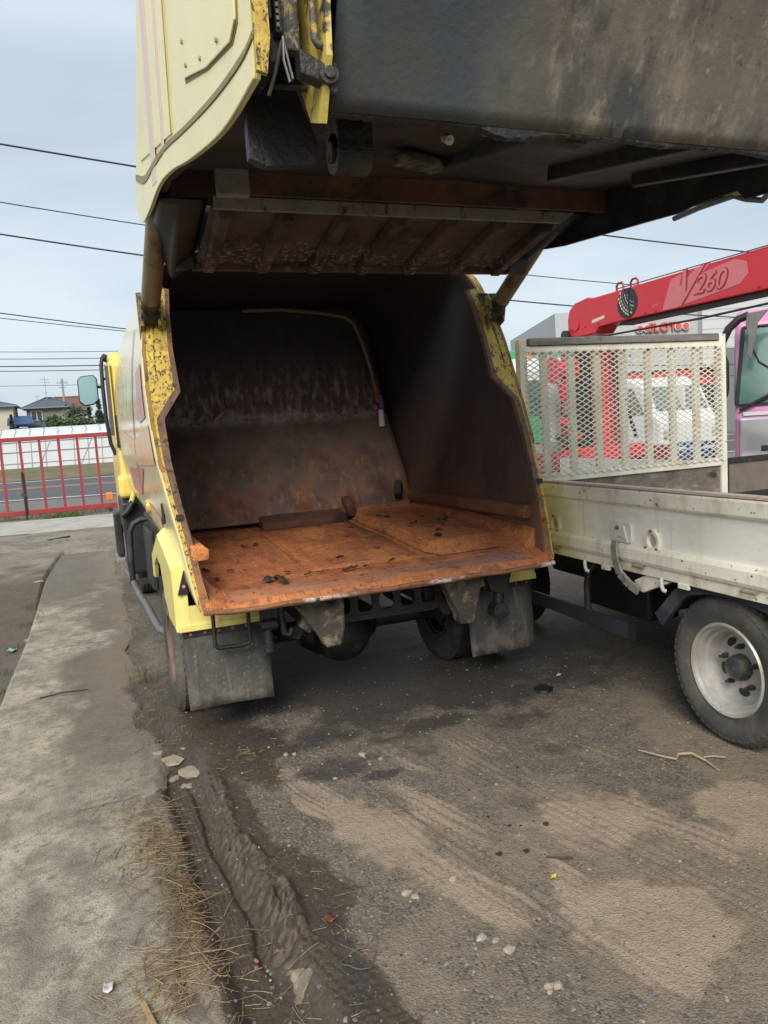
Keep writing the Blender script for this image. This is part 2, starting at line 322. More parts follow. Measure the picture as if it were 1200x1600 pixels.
# ------------------------------------------------------------------ the ground
def XL(y):
    return np.interp(y, [0, 2, 5.4, 6.2, 7.2, 8.1, 10.3, 11.65, 12.84], [-1.0, -.86, -.66, -.64, -.61, -.60, -.60, -.53, -.43])
def XR(y):
    b = np.interp(y, [0, 2.0, 2.2, 2.36, 2.68, 3.15, 3.52, 3.72, 4.13, 4.48, 5.06, 5.42, 5.7, 6.3, 6.84, 8.5, 12.2, 13],
                  [.22, .2, .19, .17, .15, .16, .18, .25, .22, .18, .13, .14, .20, .20, .23, .27, .24, .2])
    return b + (fbm(y*3.1, y*0+3.3, 5, 4)-.5)*.16 + (fbm(y*14, y*0+1.3, 9, 3)-.5)*.05
def rutL(y): return np.interp(y, [1, 1.9, 2.24, 2.62, 3.1, 3.5, 4], [.33, .275, .262, .245, .24, .215, .2])
def rutR(y): return np.interp(y, [1, 1.86, 2.16, 2.44, 2.67, 3.04, 3.56, 3.8, 4.3], [.56, .475, .445, .43, .405, .37, .365, .40, .5])
def puddle(x, y): return sst(1.0, .7, np.hypot((x+1.02)/.36, (y-5.3)/.75))
def ground_h(x, y):
    h = (fbm(x*.9, y*.9, 1, 4)-.5)*.03 + (fbm(x*7, y*7, 2, 4)-.5)*.012 + (fbm(x*30, y*30, 3, 3)-.5)*.0035
    l, r = rutL(y), rutR(y); on = sst(1.45, 1.9, y)*sst(4.2, 3.3, y)
    u = (x-l)/(r-l)
    fl = sst(-.25, .05, u)*sst(1.25, .8, u)
    h -= fl*on*.050
    # torn tread ridge on the right of the rut
    act = on*sst(2.05, 2.35, y)*sst(3.75, 3.45, y)
    wv = .25*(fbm(y*7, y*0+2, 14, 3)-.5)
    q = u-wv                                   # lateral position across the print
    band = sst(.62, .74, q)*sst(1.62, 1.40, q)
    ph = (y*1.0-(x-l)*.50+.045*(fbm(x*9, y*9, 4, 4)-.5)*2)/.058
    fr_ = ph-np.floor(ph); jit = _h(np.floor(ph), np.floor(ph)*0, 3)
    saw = np.where(fr_ < .22, fr_/.22, ((1-fr_)/.78)**.8)*(.55+.9*jit)
    crumb = (1-np.abs(2*fbm(x*34, y*34, 18, 4)-1)*2.2)
    brk = .35+.9*sst(.38, .6, fbm(x*6, y*6, 77, 3))
    h += band*act*(-.012+.036*saw*sst(.62, .95, q)*brk+.011*crumb)
    gro = np.exp(-((q-.64)/.07)**2)
    h -= gro*act*(.014+.016*fbm(x*20, y*30, 41, 3))
    rid = np.exp(-((q-1.42)/.16)**2)*act
    h += rid*(.006+.034*(fbm(x*18, y*22, 8, 4)-.42)+.008*crumb)
    # faint prints of smaller tread blocks right of the torn band and at the near end
    blk_ = sst(.25, .4, np.abs(((y)/.034) % 1-.5)*2)*sst(.25, .4, np.abs(((x-l+.3*(y-2))/.032) % 1-.5)*2)
    h += blk_*.0032*sst(.42, .6, fbm(x*8, y*8, 66, 3))*(sst(1.75, 2.0, q)*sst(3.0, 2.5, q)*on*sst(2.0, 2.3, y)*sst(3.4, 2.9, y)+sst(1.0, 1.3, q)*sst(2.4, 2.0, q)*sst(2.3, 2.1, y)*sst(1.5, 1.7, y))
    h += fl*on*.0018*sst(.3, .7, np.abs((x-l)/.020 % 1-.5)*2)*sst(.6, .4, q)
    # a fainter second track further right, dusty
    for off, ph in ((1.02, 0), (1.55, .4)):
        c = off+(3.2-y)*.20
        h += np.exp(-((x-c)/.09)**2)*sst(1.3, 1.7, y)*sst(3.6, 2.9, y)*(-.006+.006*sst(.3, .7, np.abs((x-c)/.045 % 1-.5)*2))
    # mud bank beside the path, under the truck
    h += np.exp(-((x-.42)/.12)**2)*sst(3.6, 4.0, y)*sst(7, 5.5, y)*.015
    # the low wet ground left of the path
    pl = XL(y)
    h = np.where(x < pl, -.085+(fbm(x*3, y*3, 6, 4)-.5)*.04-.03*puddle(x, y)+.085*sst(8.3, 9.6, y)*1.0, h)
    pr = XR(y)
    under = (x > pl-.02) & (x < pr-.03) & (y < 12.95)
    edge = np.exp(-((x-pr)/.12)**2)*(fbm(x*5, y*5, 21, 3)-.52)*.07*sst(13, 11, y)
    h = h + edge
    h = np.where(under, np.minimum(h, -.03-.05*sst(.03, .1, np.minimum(pr-x, 1))), h)
    return h
gx = np.concatenate([np.linspace(-4, -1.25, 30)[:-1], np.linspace(-1.25, .1, 90)[:-1], np.linspace(.1, .8, 130)[:-1], np.linspace(.8, 3.1, 200)[:-1], np.linspace(3.1, 11, 60)])
gy = np.concatenate([[-3.0, -1.5, -.5], .35*np.exp(np.linspace(0, math.log(1.75/.35), 120))[:-1], np.linspace(1.75, 3.75, 300)[:-1], 3.75*np.exp(np.linspace(0, math.log(17.2/3.75), 260))])
GX, GY = np.meshgrid(gx, gy)
GZ = ground_h(GX, GY)
bd = sst(-4, -3, GX)*sst(11, 9.5, GX)*sst(17.2, 16.4, GY)*sst(-3, -1, GY)
GZ = GZ*bd
nx, ny = len(gx), len(gy)
idx = np.arange(nx*ny).reshape(ny, nx)
GF = np.stack([idx[:-1, :-1], idx[:-1, 1:], idx[1:, 1:], idx[1:, :-1]], -1).reshape(-1, 4)
on = sst(1.3, 1.9, GY)*sst(4.6, 3.6, GY)
nzm = fbm(GX*3.2, GY*3.2, 31, 5)
l, r = rutL(GY), rutR(GY)
mud = sst(-.6, -.1, (GX-l)/(r-l))*sst(.34, .06, GX-r+(nzm-.5)*.5)*sst(.9, 1.6, GY)*sst(6.5, 4.2, GY)
mud = np.maximum(mud, sst(.35, .0, np.abs(GX-.62-(nzm-.5)*.5))*sst(3.0, 3.6, GY)*sst(7, 5, GY)*.85)
mud = np.clip(mud*(.55+.9*nzm), 0, 1)
ang = R(-12); sx = GX*math.cos(ang)+GY*math.sin(ang); sy = -GX*math.sin(ang)+GY*math.cos(ang)
sand = .50*sst(.45, .63, fbm(sx*2.6, sy*.9, 41, 5)*.65+.35*fbm(GX*9, GY*9, 44, 4)+.05*sst(3.6, 2.2, GY))
for off, w, k in ((1.06, .11, 1), (1.30, .06, .8), (1.66, .13, .9), (.80, .11, 1), (2.05, .10, .7)):
    c = off+(3.2-GY)*.24+.05*(3.2-GY)**2+(fbm(GY*1.2, GY*0+off, 3, 3)-.5)*.10
    st = sst(.42, .56, fbm((GX-c)*75, GY*1.6+off, 51, 2))
    ed = sst(1.0, .75, np.abs(GX-c)/w+(fbm(GX*12, GY*5, 52, 3)-.5)*.8)
    sand = np.maximum(sand, k*ed*sst(1.1, 1.5, GY)*sst(3.75, 3.2, GY)*(.45+.55*st)*sst(.36, .56, fbm(GX*2.2, GY*1.4, 47+off, 3)))
for (a, b, ra, rb) in ((.43, 2.12, .02, .05), (.455, 2.05, .02, .03), (.32, 3.80, .10, .10), (1.0, 2.75, .22, .3), (1.75, 2.45, .3, .25), (1.5, 1.75, .3, .3), (2.3, 2.2, .35, .3)):
    sand = np.maximum(sand, sst(1.15, .5, np.hypot((GX-a)/ra, (GY-b)/rb)+(fbm(GX*7, GY*7, 57, 4)-.5)*1.6)*.95)
mud = mud*(1-sst(1.1, .5, np.hypot((GX-.44)/.035, (GY-2.09)/.08)+(fbm(GX*22, GY*22, 58, 3)-.5)*1.8))
sand = np.clip(sand*sst(4.2, 3.3, GY+(nzm-.5)*1.2), 0, 1)
oil = sst(3.35, 4.3, GY+(nzm-.5)*1.6)*sst(.4, .8, GX+(nzm-.5)*.5)*sst(3.6, 2.7, GX+(nzm-.5)*.6)*sst(12, 9, GY)*.9
for (a, b, ra, rb, k) in ((1.11, 3.17, .17, .09, 1), (.95, 3.3, .3, .14, .7), (1.55, 3.62, .5, .14, .8), (2.0, 3.45, .35, .25, .55), (2.05, 3.05, .4, .2, .4), (1.45, 3.4, .10, .3, .5), (.60, 2.05, .09, .35, .6), (.56, 1.72, .08, .2, .6)):
    d = np.hypot((GX-a)/ra, (GY-b)/rb)+(nzm-.5)*1.8
    oil = np.maximum(oil, sst(1.2, .3, d)*k)
oil = np.clip(oil*(.55+.8*fbm(GX*6, GY*6, 61, 4)), 0, 1)
pl = XL(GY); pr = XR(GY)
soil = np.where(GX < pl, sst(12.2, 10.2, GY+(nzm-.5)*3.5), 0)
soil = np.maximum(soil, np.exp(-((GX-pr-.03)/.10)**2)*sst(12, 9, GY)*sst(.35, .6, nzm)*.8)
far = sst(10.5, 12.5, GY+(nzm-.5)*3)*np.where(GX < .6, 1, sst(1.2, .6, GX))
wet = np.where(GX < pl, sst(8.6, 6.5, GY), 0)
ATT = {'ga': np.stack([mud, sand, oil, np.ones_like(mud)], -1).reshape(-1, 4), 'gb': np.stack([soil, far, wet, np.ones_like(mud)], -1).reshape(-1, 4)}

def ground_mat():
    m = bpy.data.materials.new('oily gravel yard'); m.use_nodes = True; t = m.node_tree; t.nodes.clear(); lk = t.links.new
    def N(ty, **k):
        n = t.nodes.new(ty)
        for a, b in k.items(): setattr(n, a, b)
        return n
    out = N('ShaderNodeOutputMaterial'); bs = N('ShaderNodeBsdfPrincipled'); lk(bs.outputs[0], out.inputs[0])
    co = N('ShaderNodeTexCoord').outputs['Object']
    def noise(sc, det=6, ro=.6):
        n = N('ShaderNodeTexNoise'); n.inputs['Scale'].default_value = sc; n.inputs['Detail'].default_value = det; n.inputs['Roughness'].default_value = ro; lk(co, n.inputs['Vector']); return n.outputs['Fac']
    def mapr(s, a, b, c=0., d=1.):
        r = N('ShaderNodeMapRange'); r.interpolation_type = 'SMOOTHSTEP'
        for k, v in zip(('From Min', 'From Max', 'To Min', 'To Max'), (a, b, c, d)): r.inputs[k].default_value = v
        lk(s, r.inputs['Value']); return r.outputs[0]
    def mix(f, a, b, bt='MIX'):
        q = N('ShaderNodeMixRGB', blend_type=bt)
        for i, s in enumerate((f, a, b)):
            if isinstance(s, (float, int)): q.inputs[i].default_value = s if i == 0 else (s, s, s, 1)
            elif isinstance(s, tuple): q.inputs[i].default_value = (*s, 1)
            else: lk(s, q.inputs[i])
        return q.outputs[0]
    def math_(op, a, b):
        q = N('ShaderNodeMath', operation=op)
        for i, s in enumerate((a, b)):
            if isinstance(s, (float, int)): q.inputs[i].default_value = s
            else: lk(s, q.inputs[i])
        return q.outputs[0]
    def attr(nm):
        a = N('ShaderNodeAttribute', attribute_name=nm); s = N('ShaderNodeSeparateColor'); lk(a.outputs['Color'], s.inputs[0]); return s.outputs
    A = attr('ga'); B = attr('gb')
    vo = N('ShaderNodeTexVoronoi'); vo.inputs['Scale'].default_value = 115; lk(co, vo.inputs['Vector'])
    vo2 = N('ShaderNodeTexVoronoi'); vo2.inputs['Scale'].default_value = 48; lk(co, vo2.inputs['Vector'])
    sepc = N('ShaderNodeSeparateColor'); lk(vo.outputs['Color'], sepc.inputs[0])
    big = noise(1.3); mid = noise(9, 8, .7); fine = noise(60, 6, .7); vf = noise(220, 3, .6)
    base = mix(mapr(big, .35, .65), (.145, .116, .087), (.20, .16, .117))
    base = mix(mapr(mid, .3, .7, 0, .8), base, (.115, .097, .078))
    # individual grains: a few pale, many dark
    base = mix(mapr(sepc.outputs[0], .66, .98, 0, .5), base, mix(mid, (.34, .295, .235), (.235, .215, .19)))
    base = mix(mapr(sepc.outputs[1], .7, .95, 0, .7), base, (.045, .040, .035))
    jag = math_('ADD', math_('MULTIPLY', math_('SUBTRACT', mid, .5), .8), math_('MULTIPLY', math_('SUBTRACT', fine, .5), .7))
    s_ = math_('MULTIPLY', mapr(math_('ADD', A[1], math_('MULTIPLY', jag, .7)), .22, .62), mapr(fine, .22, .5))
    base = mix(math_('MULTIPLY', s_, .85), base, mix(mapr(math_('ADD', A[1], math_('MULTIPLY', jag, .4)), .35, .95), (.205, .162, .118), (.335, .262, .185)))
    base = mix(math_('MULTIPLY', B[0], .85), base, mix(mapr(mid, .3, .7), (.075, .062, .047), (.12, .097, .066)))
    base = mix(math_('MULTIPLY', B[1], .9), base, mix(mapr(big, .42, .58), mix(mapr(mid, .3, .7), (.20, .17, .13), (.31, .265, .205)), mix(mapr(mid, .35, .65), (.12, .105, .085), (.24, .205, .16))))
    m_ = mapr(math_('ADD', A[0], jag), .34, .56)
    base = mix(math_('MULTIPLY', m_, .94), base, mix(mapr(fine, .3, .7), (.046, .034, .025), (.088, .065, .046)))
    o_ = mapr(math_('ADD', A[2], jag), .2, .72)
    base = mix(math_('MULTIPLY', o_, .86), base, mix(mapr(fine, .4, .75), (.036, .033, .031), (.078, .066, .057)))
    lk(base, bs.inputs['Base Color'])
    rg = mix(m_, .88, mapr(mid, .3, .7, .36, .62)); rg = mix(math_('MULTIPLY', o_, .6), rg, mapr(fine, .3, .7, .45, .85)); rg = mix(math_('MULTIPLY', B[2], .7), rg, .45)
    lk(rg, bs.inputs['Roughness']); bs.inputs['Specular IOR Level'].default_value = .4
    hh = math_('ADD', math_('MULTIPLY', mapr(vo.outputs['Distance'], 0., .7, 1, 0), .42), math_('ADD', math_('MULTIPLY', fine, .5), math_('MULTIPLY', math_('ADD', mid, mapr(vo2.outputs['Distance'], .1, .6, .35, 0)), .6)))
    hh = mix(math_('MULTIPLY', m_, .75), hh, math_('MULTIPLY', fine, .7))
    bp = N('ShaderNodeBump'); bp.inputs['Strength'].default_value = .6; bp.inputs['Distance'].default_value = .010; lk(hh, bp.inputs['Height']); lk(bp.outputs[0], bs.inputs['Normal'])
    return m
yard = big_mesh('yard_ground', np.stack([GX, GY, GZ], -1).reshape(-1, 3), GF, ground_mat(), ATT); yard['kind'] = 'structure'

# concrete path
def path_mat():
    m = mat('old stained concrete', (.40, .345, .262), .9, var=.3, scale=4, bump=.55, bscale=150, layers=[
        dict(color=(.53, .46, .355), scale=2.6, lo=.44, hi=.66, amt=.8), dict(color=(.14, .12, .095), scale=2.6, lo=.50, hi=.66, amt=.75, seed=12), dict(color=(.18, .155, .12), scale=11, lo=.5, hi=.64, amt=.7, seed=15),
        dict(color=(.46, .43, .36), scale=110, lo=.54, hi=.64, amt=.7), dict(color=(.20, .18, .145), scale=28, lo=.52, hi=.62, amt=.6, seed=31), dict(color=(.06, .052, .043), scale=130, lo=.57, hi=.64, amt=.85),
        dict(color=(.055, .05, .042), scale=7, lo=.64, hi=.72, amt=.55, seed=3)])
    t = m.node_tree; bs = next(n for n in t.nodes if n.type == 'BSDF_PRINCIPLED'); src = bs.inputs['Base Color'].links[0].from_socket
    a = t.nodes.new('ShaderNodeAttribute'); a.attribute_name = 'grime'; s = t.nodes.new('ShaderNodeSeparateColor'); t.links.new(a.outputs['Color'], s.inputs[0])
    q = t.nodes.new('ShaderNodeMixRGB'); t.links.new(s.outputs[0], q.inputs[0]); t.links.new(src, q.inputs[1]); q.inputs[2].default_value = (.125, .108, .085, 1)
    q2 = t.nodes.new('ShaderNodeMixRGB'); t.links.new(s.outputs[1], q2.inputs[0]); t.links.new(q.outputs[0], q2.inputs[1]); q2.inputs[2].default_value = (.21, .165, .12, 1)
    t.links.new(q2.outputs[0], bs.inputs['Base Color']); return m
py = np.concatenate([np.linspace(.1, 1, 8)[:-1], 1*np.exp(np.linspace(0, math.log(12.85), 520))])
pu = np.linspace(0, 1, 110)
U, YY = np.meshgrid(pu, py)
A_, B_ = XL(YY), XR(YY); XX = A_+(B_-A_)*U
ZZ = (fbm(XX*1.5, YY*1.5, 71, 4)-.5)*.016+(fbm(XX*18, YY*18, 72, 3)-.5)*.005 - .03*sst(.03, 0, XX-A_)-.02*sst(.02, 0, B_-XX)*fbm(YY*9, YY*0, 4, 2)
ZZ = ZZ-.05*sst(12.2, 12.85, YY)
top = np.stack([XX, YY, ZZ], -1); bot = top[:, [0, -1]].copy(); bot[..., 2] = -.16
V = np.concatenate([top.reshape(-1, 3), bot.reshape(-1, 3)]); n0 = top.shape[0]*top.shape[1]; w = len(pu); id2 = np.arange(n0).reshape(len(py), w)
F = [np.stack([id2[:-1, :-1], id2[:-1, 1:], id2[1:, 1:], id2[1:, :-1]], -1).reshape(-1, 4)]
bi = n0+np.arange(2*len(py)).reshape(-1, 2)
F.append(np.stack([id2[:-1, 0], id2[1:, 0], bi[1:, 0], bi[:-1, 0]], -1)); F.append(np.stack([id2[1:, -1], id2[:-1, -1], bi[:-1, 1], bi[1:, 1]], -1))
pn = fbm(XX*4, YY*2.2, 81, 5)
tt = (XX-A_)/(B_-A_)
gr = sst(.34, .62, tt+(pn-.5)*.7)*sst(2.6, 4.6, YY)*.8*sst(.3, .6, pn+.15)
gr = np.maximum(gr, sst(7.2, 9.2, YY+(pn-.5)*3)*.85); gr = np.maximum(gr, sst(.42, .5, tt)*sst(.62, .54, tt)*sst(1.2, 2, YY)*sst(3.8, 3, YY)*.6*sst(.4, .6, pn))
gr = np.maximum(gr, sst(.5, .72, fbm(XX*6, YY*6, 87, 4))*.5)
crk = np.zeros_like(gr)
for (cx, cy, ln, am, sd) in ((-.25, 5.30, .22, .06, 1), (-.05, 3.55, .16, .08, 2), (-.2, 8.3, .5, .1, 3), (.05, 4.35, .15, .1, 4), (-.1, 6.6, .22, .08, 5)):
    yl = cy+am*(fbm(XX*6, XX*0+sd, sd, 4)-.5)*2
    crk = np.maximum(crk, sst(.012+.002*cy, .004, np.abs(YY-yl))*sst(ln, ln*.8, np.abs(XX-cx)))
gr = np.maximum(gr, crk); gr = np.maximum(gr, sst(.90, .985, tt+(fbm(XX*9, YY*7, 93, 4)-.5)*.22)*sst(11, 8, YY)*.92)
tan = sst(.62, .95, tt+(pn-.5)*.5)*sst(4, 6, YY)*.8
GA = np.stack([gr, tan, gr*0, gr*0+1], -1).reshape(-1, 4); GA = np.concatenate([GA, np.tile([[.5, 0, 0, 1]], (2*len(py), 1))])
path = big_mesh('concrete_path', V, np.concatenate(F), path_mat(), {'grime': GA}); path['kind'] = 'structure'
path.data.set_sharp_from_angle(angle=R(50))

# puddle left of the path
water = mat('puddle water', (.03, .035, .035), .04, var=.05, bump=.0, spec=1)
pd = MB(); pd.add([(-1.02+.33*math.cos(t)*(1+.15*math.sin(3*t)), 5.3+.7*math.sin(t), -.108) for t in [i*2*math.pi/40 for i in range(40)]], [tuple(range(40))])
tag(pd.build('puddle_water', water), kind='structure')

# beyond the yard
far_soil = mat('far bare soil', (.17, .14, .10), .95, var=.3, scale=.4, bump=.2, layers=[dict(color=(.08, .085, .035), scale=.6, lo=.45, hi=.65)])
fg = MB(); xs = [-600, -4, 11, 600]; ys = [-600, -3, 17.2, 900]
for i in range(3):
    for j in range(3):
        if i == 1 and j == 1: continue
        fg.add([(xs[i], ys[j], 0), (xs[i+1], ys[j], 0), (xs[i+1], ys[j+1], 0), (xs[i], ys[j+1], 0)], [(0, 1, 2, 3)])
tag(fg.build('outer_ground', far_soil), kind='structure')
apron_mat = mat('pale concrete apron', (.40, .385, .34), .9, var=.15, scale=2, bump=.3, layers=[dict(color=(.25, .225, .18), scale=2.2, lo=.5, hi=.72, amt=.8), dict(color=(.12, .105, .085), scale=16, lo=.64, hi=.7, amt=.6)])
ap = MB()
def apf(u, v):
    x = -14+u*26; y0 = 16.1-.16*x+.12*(vnoise(x*.8, 0, 3)-.5); return (x, y0+v*(2.7), .012+.01*v)
ap.grid(apf, 60, 3); ap.build('concrete_apron', apron_mat, solid=.02)['kind'] = 'structure'
asphalt = mat('road asphalt', (.085, .088, .095), .85, var=.15, scale=1.2, bump=.2)
shoulder = mat('grey gravel shoulder', (.17, .165, .155), .95, var=.4, scale=9, bump=.4)
line_w = mat('white road line', (.62, .62, .6), .7, var=.2, scale=3, bump=.05)
line_o = mat('orange road line', (.62, .30, .12), .7, var=.2, scale=3, bump=.05)
def strip(name, c0, c1, m, z, sl=-.35, x0=-120, x1=60):
    b = MB(); b.add([(x0, c0+sl*x0, z), (x1, c0+sl*x1, z), (x1, c1+sl*x1, z), (x0, c1+sl*x0, z)], [(0, 1, 2, 3)]); return tag(b.build(name, m), kind='structure')
strip('gravel_shoulder', 22.2, 26.3, shoulder, .006)
strip('road', 26.2, 43.6, asphalt, .012)
strip('road_line', 26.75, 27.05, line_w, .018); strip('road_line', 42.2, 42.7, line_w, .018)
strip('road_line', 34.7, 35.0, line_o, .018); strip('road_line', 35.5, 35.8, line_o, .018)
verge_mat = mat('dry grass verge', (.15, .125, .065), .95, var=.4, scale=1.2, bump=.5, layers=[dict(color=(.11, .13, .045), scale=1.2, lo=.5, hi=.62), dict(color=(.20, .15, .095), scale=.7, lo=.52, hi=.66)])
vg = MB()
def vgf(u, v):
    x = -60+u*90; y = 44.2-.35*x*.6+v*12; return (x, y, .02+.75*math.sin(min(v*1.6, 1)*math.pi/2)*.6+.22*(vnoise(x*.9, y*.9, 5)-.5)*math.sin(math.pi*v))
vg.grid(vgf, 120, 10); tag(vg.build('grass_verge', verge_mat, smooth=60), kind='structure')

# ------------------------------------------------------------------ the refuse truck
CX = 1.465
truck = thing('garbage_truck', 'cream yellow refuse truck seen from behind with its tailgate raised over a rusty open hopper', 'truck', (CX, 4.5, 0))
HZ = [.74, .78, .95, 1.1, 1.3, 1.5, 1.7, 1.9, 2.1, 2.3, 2.5, 2.6, 2.68, 2.73, 2.75]
HW = [1.005, 1.012, 1.036, 1.053, 1.083, 1.108, 1.117, 1.118, 1.11, 1.085, 1.045, .985, .88, .74, .6]
def hw(z): return float(np.interp(z, HZ, HW))
def yr(z): return float(np.interp(z, [.74, .78, 1.1, 1.5, 1.9, 2.3, 2.5, 2.75], [3.72, 3.73, 3.85, 4.05, 4.24, 4.40, 4.50, 4.63]))
def zb(y): return float(np.interp(y, [3.7, 4.3, 5.0, 8.0], [.76, .88, 1.0, 1.21]))
YF = 7.88
def side_fn(sg, off=0., y1=YF, y0off=0., zlo=None):
    def fn(u, v):
        yn = 3.73+(y1-3.73)*u; b = zb(yn) if zlo is None else zlo; z = b+(2.75-b)*v
        return (CX+sg*(hw(z)-off), yr(z)+y0off+(y1-yr(z)-y0off)*u, z-off*(.9 if z > 2.6 else 0))
    return fn
for sg in (-1, 1):
    fixn(MB().grid(side_fn(sg), 24, 40).build('body_side', body_paint, truck, smooth=50, solid=.008))
MB().grid(lambda u, v: (CX+(-.6+1.2*v), yr(2.75)+(YF-yr(2.75))*u, 2.75+.012*math.sin(math.pi*v)), 4, 8).build('body_roof', body_paint, truck, smooth=50, solid=.008)
fw = [(CX-hw(z), z) for z in np.linspace(1.2, 2.74, 20)]+[(CX+hw(z), z) for z in np.linspace(2.74, 1.2, 20)]
MB().prism(fw, 'Y', YF-.012, YF+.01).build('body_front', body_paint, truck)
# inner walls
def inner(sg):
    def fn(u, v):
        z = .80+(2.69-.80)*v; return (CX+sg*(hw(z)-.05), yr(z)+.008+(6.9-yr(z))*u, z)
    return fn
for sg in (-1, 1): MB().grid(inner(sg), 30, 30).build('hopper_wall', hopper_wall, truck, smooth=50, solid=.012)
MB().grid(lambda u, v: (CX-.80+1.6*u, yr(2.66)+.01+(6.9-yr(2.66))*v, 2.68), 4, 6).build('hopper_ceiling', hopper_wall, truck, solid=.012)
# the floor with its two plates, raised block and rolled lip
def floor_z(x, y):
    z = float(np.interp(y, [3.70, 3.715, 3.74, 3.80, 3.95, 4.06, 4.2, 5.9], [.738, .762, .782, .800, .812, .806, .812, .93]))
    z += (float(vnoise(x*2.3, y*1.7, 2))-.5)*.018*(1 if y > 3.8 else .4)
    return z
def ff(u, v):
    x = CX-1.0+2.0*u; y = 3.70+(v**1.6)*(5.75-3.70)
    k = hw(max(.8, floor_z(x, y)))-.03
    z = floor_z(x, y)+.10*max(0, (abs(x-CX)-.86)/.12)**2*(.25 if y < 3.85 else 1)
    return (CX+(x-CX)/1.0*k, y, z)
MB().grid(ff, 60, 60).build('hopper_floor', rust_floor, truck, smooth=60, solid=.012)
def lf(u, v):
    x = CX-1.0+2.0*u; y = 3.697+v*.20+.02*(float(vnoise(x*3, 0, 8))-.5)*v
    k = hw(.8)-.02
    return (CX+(x-CX)*k, y, floor_z(x, y)+.0065+.03*max(0, (abs(x-CX)-.90)/.10)**2)
MB().grid(lf, 60, 12).build('floor_lip', lip_rust, truck, smooth=60)
MB().tube([(CX-1.0+2.0*k/40, 3.697, .752+.003*math.sin(k*.9)+.012*max(0, (abs(k-20)/20-.9)/.1)) for k in range(41)], .013, 8).build('lip_edge', worn_steel, truck, smooth=60)
# raised right block of the floor and the thin seam plate on the left
def blk(u, v):
    x0 = 1.88; y = 4.06+u*1.56
    prof = [(0, .0), (.04, .058), (.055, .062), (.56, .060)]
    a = v*3; i = min(int(a), 2); t = a-i
    dx = prof[i][0]+(prof[i+1][0]-prof[i][0])*t; dz = prof[i][1]+(prof[i+1][1]-prof[i][1])*t
    ramp = min(1, u/.10)
    x = x0+.05*(1-ramp)+dx
    return (x, y, floor_z(x, y)+.012+dz*ramp*(1-.0*u))
MB().grid(blk, 30, 12).build('floor_block', rust_floor, truck, smooth=18)
MB().grid(lambda u, v: (1.13+.70*v, 4.10+1.4*u, floor_z(1.13+.7*v, 4.1+1.4*u)+.011), 12, 8).build('floor_plate', rust_floor, truck, smooth=60, solid=.004)
for x in (1.13, 1.83):
    MB().tube([(x+.004*math.sin(k*2.1), 4.1+1.4*k/60, floor_z(x, 4.1+1.4*k/60)+.012) for k in range(61)], .0055, 5).build('weld_bead', rust_floor, truck, smooth=60)
MB().tube([(1.13+.7*k/40, 4.10+.004*math.sin(k*1.7), floor_z(1.13+.7*k/40, 4.1)+.011) for k in range(41)], .005, 5).build('weld_bead', rust_floor, truck, smooth=60)
# ejector plate
EP = [(5.60, .955), (5.63, 1.0), (5.78, 1.24), (5.96, 1.5), (6.12, 1.70), (6.16, 1.745), (6.21, 1.87), (6.30, 2.2), (6.38, 2.45), (6.44, 2.66)]
EPC = [(5.60, .955), (5.63, 1.0), (5.78, 1.24), (5.93, 1.46), (6.02, 1.585), (6.08, 1.665), (6.12, 1.725), (6.15, 1.79), (6.18, 1.87), (6.23, 2.03), (6.30, 2.26), (6.38, 2.48), (6.44, 2.66)]
def ef(E_):
    def fn(u, v):
        a = v*(len(E_)-1); i = min(int(a), len(E_)-2); t = a-i
        y = E_[i][0]+(E_[i+1][0]-E_[i][0])*t; z = E_[i][1]+(E_[i+1][1]-E_[i][1])*t
        x = CX+(2*u-1)*min(hw(z)-.085, .98)
        return (x, y+.018*(float(vnoise(x*2, z*2, 4))-.5), z)
    return fn
MB().grid(ef(EPC), 30, 60).build('ejector_plate', ejector_mat, truck, smooth=50, solid=.012)
MB().prism([(5.47, .905), (5.61, .905), (5.64, 1.0), (5.60, 1.0), (5.47, .955)], 'X', 1.17, 1.82).build('ejector_shoe', beam_rust, truck, bevel=.008)
MB().prism([(5.50, .94), (5.62, .94), (5.66, 1.07), (5.62, 1.09), (5.5, 1.0)], 'X', 1.84, 1.90).build('ejector_gusset', beam_rust, truck, bevel=.006)
MB().obox((2.29, 5.58, 1.05), (2.34, 5.66, 1.15), .06, .08).build('ejector_hook', black_grease, truck, bevel=.01)
MB().obox((CX+.3, 5.60, .965), (2.40, 5.60, .985), .03, .05).build('ejector_foot', rust_edge, truck, bevel=.008)
# guide rails along both walls
for sg in (-1, 1):
    b = MB(); xo = CX+sg*1.02
    b.prism([(xo, 1.0), (xo-sg*.085, 1.005), (xo-sg*.09, 1.055), (xo-sg*.06, 1.08), (xo, 1.085)], 'Y', 3.90 if sg > 0 else 3.80, 5.75)
    fixn(b.build('guide_rail', rust_floor if sg < 0 else mat('brown rust', (.20, .085, .04), .8, var=.3, scale=6, bump=.4, layers=[dict(color=(.10, .05, .03), scale=4, lo=.5, hi=.7)]), truck, bevel=.01))
